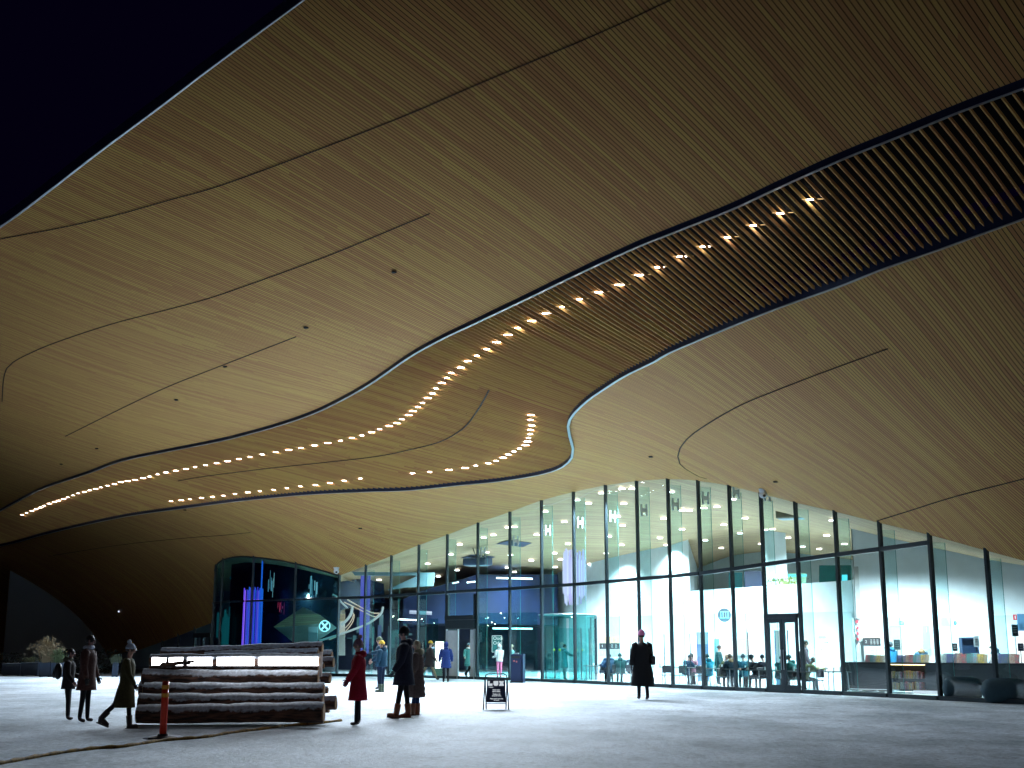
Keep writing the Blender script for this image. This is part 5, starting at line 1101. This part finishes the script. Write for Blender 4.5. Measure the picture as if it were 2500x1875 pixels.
# ------------------------------------------------------------------ outdoors
def snow_mat():
    m = bpy.data.materials.new('trodden_snow'); m.use_nodes = True; n = m.node_tree; b = n.nodes['Principled BSDF']; N = n.nodes.new; L = n.links.new
    geo = N('ShaderNodeNewGeometry')
    def noise(sc, det, rough=.6, vec=None):
        q = N('ShaderNodeTexNoise'); q.inputs['Scale'].default_value = sc; q.inputs['Detail'].default_value = det; q.inputs['Roughness'].default_value = rough; L(vec or geo.outputs['Position'], q.inputs['Vector']); return q.outputs[0]
    mp = N('ShaderNodeMapping'); mp.inputs['Scale'].default_value = (1, .55, 1); mp.inputs['Rotation'].default_value = (0, 0, .3); L(geo.outputs['Position'], mp.inputs[0])
    a = noise(.35, 6, .65, mp.outputs[0]); c = noise(9, 6, .75); d = noise(1.6, 8, .7, mp.outputs[0])
    def ramp(s, x0, x1, c0, c1):
        r = N('ShaderNodeMapRange'); r.inputs[1].default_value = x0; r.inputs[2].default_value = x1; L(s, r.inputs[0]); k = N('ShaderNodeMix'); k.data_type = 'RGBA'; k.inputs[6].default_value = (*c0, 1); k.inputs[7].default_value = (*c1, 1); L(r.outputs[0], k.inputs[0]); return k.outputs[2]
    A = ramp(a, .38, .62, (.36, .42, .47), (.74, .82, .90)); C = ramp(c, .30, .58, (.45, .45, .46), (1, 1, 1)); D = ramp(d, .30, .50, (.5, .5, .52), (1, 1, 1))
    m1 = N('ShaderNodeMix'); m1.data_type = 'RGBA'; m1.blend_type = 'MULTIPLY'; m1.inputs[0].default_value = 1; L(A, m1.inputs[6]); L(C, m1.inputs[7])
    m2 = N('ShaderNodeMix'); m2.data_type = 'RGBA'; m2.blend_type = 'MULTIPLY'; m2.inputs[0].default_value = .8; L(m1.outputs[2], m2.inputs[6]); L(D, m2.inputs[7])
    # scattered dark debris
    vo = N('ShaderNodeTexVoronoi'); vo.inputs['Scale'].default_value = 1.7; L(geo.outputs['Position'], vo.inputs['Vector']); ls = N('ShaderNodeMath'); ls.operation = 'LESS_THAN'; ls.inputs[1].default_value = .045; L(vo.outputs['Distance'], ls.inputs[0])
    m3 = N('ShaderNodeMix'); m3.data_type = 'RGBA'; L(ls.outputs[0], m3.inputs[0]); L(m2.outputs[2], m3.inputs[6]); m3.inputs[7].default_value = (.12, .12, .13, 1)
    L(m3.outputs[2], b.inputs['Base Color']); b.inputs['Roughness'].default_value = .65; b.inputs['Specular IOR Level'].default_value = .3
    bp = N('ShaderNodeBump'); bp.inputs['Strength'].default_value = .7; bp.inputs['Distance'].default_value = .05; sm = N('ShaderNodeMath'); sm.operation = 'ADD'; L(c, sm.inputs[0]); L(d, sm.inputs[1]); L(sm.outputs[0], bp.inputs['Height']); L(bp.outputs[0], b.inputs['Normal'])
    return m
M_SNOW = snow_mat()
mb = MB(); mb.add([(-400, -300, -.01), (400, -300, -.01), (400, 600, -.01), (-400, 600, -.01)], [(0, 1, 2, 3)]); tag(mb.build('ground', mat('dark_asphalt', (.02, .021, .024), .8, noise=.3, scale=.5)), kind='structure')
# snowy plaza sheet: gentle relief, ends behind the planters
xs = np.linspace(-60, 40, 161); ys = np.concatenate([np.linspace(-20, 12, 17), np.linspace(12.5, 45, 110), np.linspace(45.6, 69.5, 40)])
mb = MB(); vs = []
for y in ys:
    for x in xs: vs.append((x, y, .002 + .010 * (math.sin(x * 1.7 + math.sin(y * .9) * 2) * math.sin(y * 1.3 + x * .4) + 1) * .5 + .006 * RNG.rand()))
nx = len(xs); mb.v = vs; mb.f = [(j * nx + i, j * nx + i + 1, (j + 1) * nx + i + 1, (j + 1) * nx + i) for j in range(len(ys) - 1) for i in range(nx - 1)]
mb.m = [0] * len(mb.f)
# inside the front the floor sheet lies higher than the snow
o = mb.build('plaza', M_SNOW, smooth=True); tag(o, kind='structure')
for ob in [x for x in SC.objects if x.name.startswith('interior_floor')]: ob.location.z = .02
# ---- logs
def bark_mat():
    m = bpy.data.materials.new('snowy_bark'); m.use_nodes = True; n = m.node_tree; b = n.nodes['Principled BSDF']; N = n.nodes.new; L = n.links.new
    tc = N('ShaderNodeTexCoord'); geo = N('ShaderNodeNewGeometry'); mp = N('ShaderNodeMapping'); mp.inputs['Scale'].default_value = (1.2, 7, 7); L(tc.outputs['Object'], mp.inputs[0])
    nz = N('ShaderNodeTexNoise'); nz.inputs['Scale'].default_value = 3; nz.inputs['Detail'].default_value = 8; L(mp.outputs[0], nz.inputs['Vector'])
    cr = N('ShaderNodeMix'); cr.data_type = 'RGBA'; cr.inputs[6].default_value = (.025, .016, .014, 1); cr.inputs[7].default_value = (.20, .095, .06, 1); mr = N('ShaderNodeMapRange'); mr.inputs[1].default_value = .38; mr.inputs[2].default_value = .7; L(nz.outputs[0], mr.inputs[0]); L(mr.outputs[0], cr.inputs[0])
    n2 = N('ShaderNodeTexNoise'); n2.inputs['Scale'].default_value = 9; n2.inputs['Detail'].default_value = 6; L(tc.outputs['Object'], n2.inputs['Vector'])
    sx = N('ShaderNodeSeparateXYZ'); L(geo.outputs['Normal'], sx.inputs[0]); ad_ = N('ShaderNodeMath'); ad_.operation = 'MULTIPLY_ADD'; ad_.inputs[1].default_value = 1.1; L(n2.outputs[0], ad_.inputs[0]); L(sx.outputs[2], ad_.inputs[2])
    m2 = N('ShaderNodeMapRange'); m2.inputs[1].default_value = .86; m2.inputs[2].default_value = 1.12; L(ad_.outputs[0], m2.inputs[0])
    mm = N('ShaderNodeMix'); mm.data_type = 'RGBA'; L(m2.outputs[0], mm.inputs[0]); L(cr.outputs[2], mm.inputs[6]); mm.inputs[7].default_value = (.6, .68, .78, 1); L(mm.outputs[2], b.inputs['Base Color']); b.inputs['Roughness'].default_value = .85
    bp = N('ShaderNodeBump'); bp.inputs['Strength'].default_value = .8; bp.inputs['Distance'].default_value = .03; L(nz.outputs[0], bp.inputs['Height']); L(bp.outputs[0], b.inputs['Normal']); return m
M_BARK = bark_mat(); M_CUT = mat('sawn_end', (.45, .25, .12), .8, noise=.4, scale=12); M_PINEB = mat('ruddy_pine_bark', (.26, .12, .075), .85, noise=.5, scale=9, bump=.6)
def log(a, b, r0, r1, label, lit=False, snow=True, cutm=None):
    a, b = Vector(a), Vector(b); mid = (a + b) / 2; L = (b - a).length; ang = math.atan2(b.y - a.y, b.x - a.x); el = math.atan2(b.z - a.z, math.hypot(b.x - a.x, b.y - a.y))
    o = empty('log', mid, 0, label, 'log', 'logs stacked in the snowy pile'); o.rotation_euler = (0, -el, ang)
    nr, ns = 22, max(6, int(L / .12)); vs = []; ph = RNG.rand(6) * 6
    for i in range(ns + 1):
        t = i / ns; x = -L / 2 + L * t; rr = r0 + (r1 - r0) * t
        for k in range(nr):
            q = 2 * PI * k / nr; n_ = 1 + .035 * math.sin(3 * q + x * 2.1 + ph[0]) + .03 * math.sin(x * 4 + ph[1] + 2 * q) + .035 * (RNG.rand() - .5)
            vs.append((x, rr * n_ * math.cos(q) + .02 * math.sin(x * 1.3 + ph[2]), rr * n_ * math.sin(q)))
    mb = MB(); mb.add(vs, [(i * nr + k, i * nr + (k + 1) % nr, (i + 1) * nr + (k + 1) % nr, (i + 1) * nr + k) for i in range(ns) for k in range(nr)]); mb.build('bark', M_BARK, o, smooth=True)
    mb = MB(); R = Matrix.Rotation(PI / 2, 3, 'Y')
    for s_, rr in ((-1, r0), (1, r1)): mb.rings([(0, 0, s_ * L / 2 - .012, rr * .97, rr * .97), (0, 0, s_ * L / 2 + .012, rr * .96, rr * .96)], nr, R=R)
    mb.build('sawn_end', cutm or M_CUT, o)
    if snow:
        mb = MB(); vs = []; w_ = 9
        for i in range(ns + 1):
            t = i / ns; x = -L / 2 + L * t; rr = (r0 + (r1 - r0) * t); hh = .012 + .02 * abs(math.sin(x * 3 + ph[3])) + .012 * RNG.rand()
            for k in range(w_):
                q = PI / 2 + (k - (w_ - 1) / 2) * .24 + .06 * math.sin(x * 5 + ph[4]); e = 1 - abs(k - (w_ - 1) / 2) / ((w_ - 1) / 2); R_ = rr * (.985 if e < .05 else 1.01) + hh * e ** .6
                vs.append((x, R_ * math.cos(q) + .02 * math.sin(x * 1.3 + ph[2]), R_ * math.sin(q)))
        mb.add(vs, [(i * w_ + k, i * w_ + k + 1, (i + 1) * w_ + k + 1, (i + 1) * w_ + k) for i in range(ns) for k in range(w_ - 1)]); mb.build('snow_cap', mat('fresh_snow', (.66, .74, .84), .7, noise=.25, scale=14, bump=.5), o, smooth=True)
    return o, L
DB = 26.2
def LG(u0, v0, u1, v1, dia, D0, D1, label, **k):
    a, b = at(u0, v0, D0), at(u1, v1, D1); r_ = dia / 2 / FPX * D0; return log(a, b, r_, r_ * k.pop('tp', 1.), label, **k)
z_ = lambda y: 1500 + y / 4.022
LG(337, z_(985), 790, z_(965), 38, 25.9, 25.9, 'thick bottom front log of the pile, closest to the ground at the front', tp=1.15)
LG(336, z_(985), 788, z_(965), 40, 26.9, 27.0, 'bottom log directly behind the lowest front log, its end showing at left')
LG(341, z_(862), 788, z_(862), 35, 26.1, 26.1, 'second lowest front log of the pile')
LG(353, z_(745), 791, z_(748), 30, 26.3, 26.3, 'third lowest front log, its left end set in')
LG(343, z_(735), 780, z_(720), 34, 26.9, 26.9, 'log behind the third lowest front log, its dark end sticking out left', cutm=M_BLACK)
LG(350, z_(620), 777, z_(628), 32, 26.5, 26.5, 'thick front log two below the lit log')
LG(368, z_(535), 778, z_(540), 24, 26.7, 26.7, 'front log just below the lit log')
LG(372, z_(545), 780, z_(545), 30, 27.4, 27.4, 'inner log just behind the one below the lit log')
LG(395, z_(385), 787, z_(335), 20, 27.3, 27.3, 'topmost log of the pile sloping up to the right', tp=1.25)
LG(500, z_(415), 777, z_(385), 16, 27.0, 27.0, 'thin tapering snow covered log between the lit log and the topmost log', tp=1.3)
# cross ends at the right: short stubs of the rear logs
for k, (u0, u1, v, dia, D, lb) in enumerate(((770, 810, 408, 20, 27.8, 'upper of the two rear log ends at the top right, snow on it'), (775, 814, 472, 22, 27.5, 'lower of the two rear log ends at the top right, ruddy bark'), (770, 790, 505, 12, 27.2, 'small rear log end right of the lit log'), (760, 806, 630, 22, 27.6, 'rear log end sticking out at half height on the right'), (770, 800, 745, 14, 27.9, 'thin rear log end covered with snow on the right'), (765, 820, 875, 29, 27.3, 'thick rear log end sticking out low on the right'), (775, 803, 930, 16, 27.9, 'lowest rear log end on the right'))):
    LG(u0 - 330, z_(v), u1, z_(v), dia, D + .3, D, lb)
# the lit log
lg, LL = LG(368.5, z_(458), 780, z_(458), 27, 26.45, 26.45, 'hollow log with a long row of glaring white light panels', snow=True)
rad = 27 / 2 / FPX * 26.45
M_LED = glow('led_panel', (.93, .95, 1.), 7.5)
seg = [(300, 440), (468, 605), (648, 893), (938, 1305), (1345, 1932)]
mb_ = None
for s0, s1 in seg:
    xa = (s0 - 275) / 1660 * LL - LL / 2; xb = (s1 - 275) / 1660 * LL - LL / 2; mb = MB(); vs = []
    nq = 7
    for x in (xa, xb):
        for k in range(nq):
            q = -PI / 2 - .75 + 1.35 * k / (nq - 1); vs.append((x, rad * 1.16 * math.sin(q), rad * 1.16 * math.cos(q) + 0))
    mb.add(vs, [(k, k + 1, nq + k + 1, nq + k) for k in range(nq - 1)]); mb.build('light_panel', M_LED, lg, smooth=True)
mb = MB(); mb.box((LL / 2 + .035, -.02, -.06), (.05, .13, .5)); mb.build('cable_box', mat('pale_box', (.6, .5, .45), .6), lg)
# small power box glowing at the right end
# ---- orange marker post
g = gp(397, 1806); r = empty('marker_post', g, 0, 'orange plastic marker post with yellow bands in front of the log pile', 'post')
s_ = g.y / FPX; M_OR = mat('orange_red_plastic', (.75, .04, .012), .45)
mb = MB(); mb.rings([(0, 0, z, .062, .062) for z in (.05, .4, .62)] + [(0, 0, 1.0, .06, .06), (0, 0, (1804 - 1677) * s_, .058, .058), (0, 0, (1804 - 1677) * s_ + .015, .04, .04)], 18); mb.build('tube', M_OR, r, smooth=True)
for z in (.76, .90): mb = MB(); mb.rings([(0, 0, z - .035, .0655, .0655), (0, 0, z + .035, .0655, .0655)], 18); mb.build('band', mat('reflective_yellow', (.7, .3, .02), .4), r)
mb = MB(); mb.rings([(0, 0, 0, .26, .2), (0, 0, .04, .25, .19), (0, 0, .07, .10, .09), (0, 0, .10, .085, .08)], 20); mb.build('foot', M_BLACK, r)
mb = MB(); mb.rings([(-.02, .05, 0, .42, .24), (-.02, .05, .03, .36, .2), (0, .05, .06, .24, .13)], 22); tag(mb.build('snow_heap', mat('fresh_snow', (.66, .74, .84), .7), loc=g + Vector((.0, .16, 0)), smooth=True), 'small heap of snow around the foot of the orange post', 'snow heap')
# ---- cable across the snow
cab = resample([(-60, 1877), (0, 1868), (110, 1848), (230, 1831), (300, 1826), (400, 1811), (500, 1803), (560, 1793), (640, 1783), (700, 1775), (770, 1769), (832, 1762)], 12)
mb = MB(); pts = [gp(u, v) + Vector((0, 0, .028)) for u, v in cab]; mb.tube(pts, [.03 + .008 * math.sin(i * 1.7) for i in range(len(pts))], 8)
thing(mb, 'rope', mat('ochre_rope', (.30, .17, .03), .8, noise=.6, scale=9, bump=.5), 'ochre coloured rope lying across the snow in front of the logs', 'rope', smooth=True)
# ---- A-board
g = gp(1211, 1733); r = empty('sandwich_board', g, 0, 'black sandwich board with white lettering standing in the snow', 'sign board'); s_ = g.y / FPX
Hh = (1737 - 1654) * s_; wt, wb = 54 * s_, 60 * s_; tilt = .16
def fr(u, t): return None
for side, nm in ((-1, 'front_frame'), (1, 'rear_frame')):
    q = lambda x, z: Vector((x, side * (Hh - z) * tilt + (.0), z)); mb = MB()
    w0 = (wb if side < 0 else wb * .78) / 2; w1 = wt / 2 - .01
    P = [q(-w0, 0), q(-w1, Hh - .1), q(-w1 + .02, Hh - .03), q(-w1 + .09, Hh), q(w1 - .09, Hh), q(w1 - .02, Hh - .03), q(w1, Hh - .1), q(w0, 0)]; mb.tube(P, .017, 8); mb.build(nm, M_BLACK, r)
z0, z1 = .19, Hh - .14; R = Matrix.Rotation(-math.atan(tilt), 3, 'X')
MB_ = mat('ink_blue_board', (.006, .013, .045), .4)
for side in (-1, 1):
    pt = lambda x, z: Vector((x, side * ((Hh - z) * tilt + .018), z)); mb = MB(); hw = wt / 2 - .05
    mb.plate([pt(-hw * 1.03, z0), pt(hw * 1.03, z0), pt(hw * .95, z1), pt(-hw * .95, z1)], .012, (0, -side, 0)); pn_ = mb.build('poster_panel', MB_, r)
    if side < 0:
        fz = lambda x, z, o=.016: (x, -((Hh - z) * tilt + .018 + o + .012), z); rot = (PI / 2 - math.atan(tilt), 0, 0)
        H_ = z1 - z0; W_ = hw * 2
        # block lettering L U X
        def glyph(poly, xo):
            mb = MB(); mb.plate([fz(xo + x * W_ * .27, z1 - H_ * .07 - (1 - z) * H_ * .21) for x, z in poly], .008, (0, -1, 0)); return mb
        MWT = glow('lettering_white', (.8, .88, .95), .55)
        L_ = [(.0, 1), (.42, 1), (.38, .45), (.95, .5), (.9, 0), (.06, 0)]; U_ = [(.05, 1), (.98, 1), (.98, .25), (.75, 0), (.3, 0), (.05, .3)]
        glyph(L_, -W_ * .44).build('letter', MWT, pn_); glyph(U_, -W_ * .15).build('letter', MWT, pn_)
        glyph([(0, 1), (.45, 1), (.5, .85), (.6, 1), (1.0, 1), (.82, .55), (1.02, 0), (0, 0), (.2, .5)], W_ * .15).build('letter', MWT, pn_)
        for k, (t_, sz, zz, x_) in enumerate((('Helsinki -', .052, .66, -.25), ('Ethän koske', .062, .545, .02), ('taideteoksiin.', .062, .475, .02), ('Vänligen rör', .062, .36, .03), ('ej konstverken.', .062, .29, .03), ("Please don't touch the", .058, .165, .03), ('art work.', .058, .10, .03))):
            text(t_, sz * H_ / .95 * 1.05, 'letter', MWT, pn_, fz(x_ * W_, z0 + H_ * zz), rot, 'CENTER', .003, .0015)
mb = MB(); mb.tube([(-wb / 2 * .84, -Hh * tilt * .8, .1 + .06), (wb / 2 * .84, -Hh * tilt * .8, .1 + .06)], .012, 6); mb.build('crossbar', M_BLACK, r)
# ---- litter bin
g = gp(1263, 1668); g = Vector((g.x, 57.8, 0)); s_ = 57.8 / FPX; r = empty('litter_bin', g, -.25, 'tall dark blue litter bin standing against the glass front', 'bin'); Hb = 1.27
mb = MB(); mb.box((0, 0, Hb / 2), (.5, .42, Hb)); mb.box((.3, .0, Hb / 2), (.05, .44, Hb + .02)); mb.build('casing', mat('bin_navy', (.012, .022, .075), .35, .3), r, bevel=.015)
mb = MB(); mb.box((-.02, -.2, Hb - .13), (.4, .04, .11)); mb.build('slot', M_BLACK, r); mb = MB(); mb.box((-.03, 0, Hb + .03), (.2, .14, .06)); mb.build('ash_tray', M_ALU, r)
mb = MB(); mb.ell((-.1, -.215, Hb - .3), (.05, .012, .04), 8, 6, z0=-.99); mb.box((.02, -.215, Hb - .33), (.06, .01, .08)); mb.build('sticker', mat('sticker_red', (.5, .1, .1), .5), r)
mb = MB(); mb.box((.02, 0, .04), (.6, .5, .08)); mb.build('plinth', M_BLACK, r)
# ---- camera domes on the canopy edge
for (u, v, lb) in ((1863, 1208, 'white dome security camera at the canopy edge right of the middle'), (821, 1395, 'white bullet security camera at the corner over the curved glass')):
    Y = 45.5 if u > 1000 else 68.2; c = at(u, v, Y); r = empty('security_camera', c, 0, lb, 'camera'); mb = MB(); mb.ell((0, 0, 0), (.15, .14, .13), 14, 9, z0=-.99); mb.build('dome', M_LEAF, r, smooth=True)
    mb = MB(); mb.rings([(0, 0, .05, .12, .12), (0, 0, .22, .16, .16)], 14); mb.build('bracket', M_LEAF, r); mb = MB(); mb.ell((.02, -.09, -.04), (.07, .07, .06), 10, 7, z0=-.99); mb.build('lens', M_BLACK, r)
# ---- planters on the far left
M_PL = mat('planter_blue_grey', (.03, .05, .09), .5, noise=.2, scale=3)
def planter(u, v, wpx, hpx, label, grass=None, grp='box planters along the far left edge of the plaza'):
    g = gp(u, v); s_ = g.y / FPX; wd = wpx * s_; ht = hpx * s_; r = empty('planter', g, .05, label, 'planter', grp); mb = MB(); mb.box((0, 0, ht / 2 + .03), (wd, wd * .6, ht)); mb.box((0, 0, ht + .02), (wd * 1.03, wd * .63, .05)); mb.build('box', M_PL, r, bevel=.02)
    mb = MB(); [mb.box((sx * wd * .38, 0, .03), (.1, wd * .5, .06)) for sx in (-1, 1)]; mb.build('foot', M_BLACK, r)
    mb = MB(); mb.box((0, 0, ht + .045), (wd * .9, wd * .5, .03)); mb.build('soil', mat('snowy_soil', (.1, .1, .1), .9), r)
    if grass:
        hh, sp, n, col = grass; mb = MB()
        for k in range(n):
            a = RNG.rand() * 6.28; L_ = hh * (.5 + .6 * RNG.rand()); q = abs(RNG.normal(0, .5)); b0 = Vector((RNG.normal(0, .12), RNG.normal(0, .1), ht)); d = Vector((math.cos(a) * sp, math.sin(a) * sp * .5, 0)) * q
            P0 = b0; P1 = b0 + d * .4 + Vector((0, 0, L_ * .7)); P2 = b0 + d + Vector((0, 0, L_ * (1 - .35 * q))); mb.tube([P0, P1, P2], [.010, .007, .002], 3, cap=False)
            if k % 2:
                for j in range(3): mb.ell(P2 + Vector((RNG.normal(0, .03), 0, RNG.normal(0, .04))), (.02, .012, .035), 5, 4, z0=-.99)
        nm = 'dry_grass'; mb.build(nm, mat(nm + '%d' % int(col[0] * 99), col, .8), r)
    return r
planter(30, 1649, 44, 26, 'dark box planter at the far left border of the plaza, second from the tall grass'); planter(74, 1650, 40, 29, 'dark blue box planter just left of the tall dry grass', (.35, .5, 60, (.1, .11, .05)))
planter(110, 1653, 25, 33, 'tall planter with wide dry ornamental grass, left of the couple', (1.3, 1.0, 420, (.26, .2, .12))); planter(138, 1653, 27, 31, 'dark planter partly behind the couple, with green sprigs', (.8, .7, 160, (.09, .13, .06)))
planter(280, 1653, 13, 32, 'narrow planter with low greenery behind the white bobble hat', (.4, .4, 80, (.05, .07, .04)))
for (u, v, lb, c_) in ((67, 1588, 'tiny blue street light far off on the left', (.2, .3, 1.)), (87, 1590, 'tiny white street light far off on the left', (.8, .95, 1.)), (290, 1489, 'tiny pale light on the dark left slope of the canopy', (.6, .7, 1.))):
    p = at(u, v, 140) if v > 1500 else S1(u, v) + Vector((0, 0, -.12)); r = empty('street_light', p, 0, lb, 'light'); mb = MB(); mb.ell((0, 0, 0), (.12 if v > 1500 else .06,) * 3, 8, 6, z0=-.99); mb.build('bulb', glow('far_light_%d' % u, c_, 3 if v > 1500 else 1.2), r)
    mb = MB(); mb.tube([(0, 0, .1), (0, .3, .15)] + ([(0, .3, -p.z)] if v > 1500 else []), .03, 5); mb.build('pole', M_BLACK, r)
# dark shrubs beyond the planters
for k, (u, D, w_, h_) in enumerate(((-60, 74, 6, 1.2), (190, 76, 5, 1.4))):
    c = at(u, 1600, D); r = empty('hedge', (c.x, D, 0), 0, ['dark low hedge beyond the leftmost planters', 'dark low hedge beyond the couple on the left'][k], 'hedge'); mb = MB()
    for q in range(900):
        p = Vector(((RNG.rand() - .5) * w_, (RNG.rand() - .5) * 1.5, RNG.rand() * h_)); a = RNG.rand(3) * .14; mb.plate([p, p + Vector((a[0], a[1], .05)), p + Vector((a[1], -a[0], .12))], .004, (0, 1, 0))
    mb.build('foliage', mat('dark_hedge', (.01, .015, .01), .8), r)
# festive lights in the square behind the camera, seen mirrored in the glass
mb = MB()
for k in range(170):
    x = -70 + 140 * RNG.rand(); y = -45 - 25 * RNG.rand(); z = 5 + 2.6 * RNG.rand() + 1.2 * math.sin(x * .2); mb.ell((x, y, z), (.10, .10, .10), 6, 5, z0=-.99)
o = mb.build('string_lights', glow('warm_festoon', (1., .8, .6), 90)); tag(o, 'strings of small warm festive lights over the square behind the viewer', 'string lights', kind='stuff')

# ------------------------------------------------------------------ light
# the grille lamps throw light down on the snow
sel = [(P, wd) for k, (P, wd) in enumerate(LAMPS)]
for k in range(2, len(LAMPS), 5):
    P, wd = LAMPS[k]
    if P[1] < 34 or P[1] > 80: continue
    e = 3600 * float(np.interp(P[1], [34, 42, 50, 60, 80], [.08, .4, .95, 1.15, .7]))
    spot('lamp_beam', (P[0], P[1], P[2] - .12), (P[0] - .5, P[1] - 8, 0), e, 116, 1., (.74, .87, 1.), .1)
# indoor downlights
for k in range(0, len(DLP), 3):
    p = DLP[k]; spot('downlight_beam', (p.x, p.y, p.z - .2), (p.x, p.y + .5, 0), 3600, 140, .8, (.66, .9, 1.), .15)
for (u, Y, e, c_) in ((2140, 46.5, 500, (.75, .93, 1)), (2260, 45.5, 500, (.75, .93, 1)), (2390, 43.5, 500, (.75, .93, 1)), (2500, 42, 400, (.75, .93, 1)), (1980, 52, 600, (.75, .93, 1)), (1850, 56, 600, (.75, .93, 1)), (1700, 61, 700, (.72, .92, 1)), (1550, 68, 800, (.7, .92, 1)), (1430, 74, 700, (.7, .92, 1)), (1240, 68, 260, (.5, .95, .95)), (1100, 70, 160, (.5, .9, 1.))):
    c = at(u, 1500, Y); spot('downlight_beam', (c.x, Y, 4.6), (c.x, Y + 1.2, 0), e * 4.2, 150, .9, c_, .2)
c = at(745, 1520, 76); spot('lobby_light', (c.x, 76, 4.6), (c.x, 79.5, 2.0), 260, 140, .8, (1, .95, .85), .15)
c = at(800, 1520, 78); spot('lobby_light', (c.x, 78, 4.2), (c.x, 79.8, 1.8), 120, 90, .8, (.9, 1., 1.), .1)
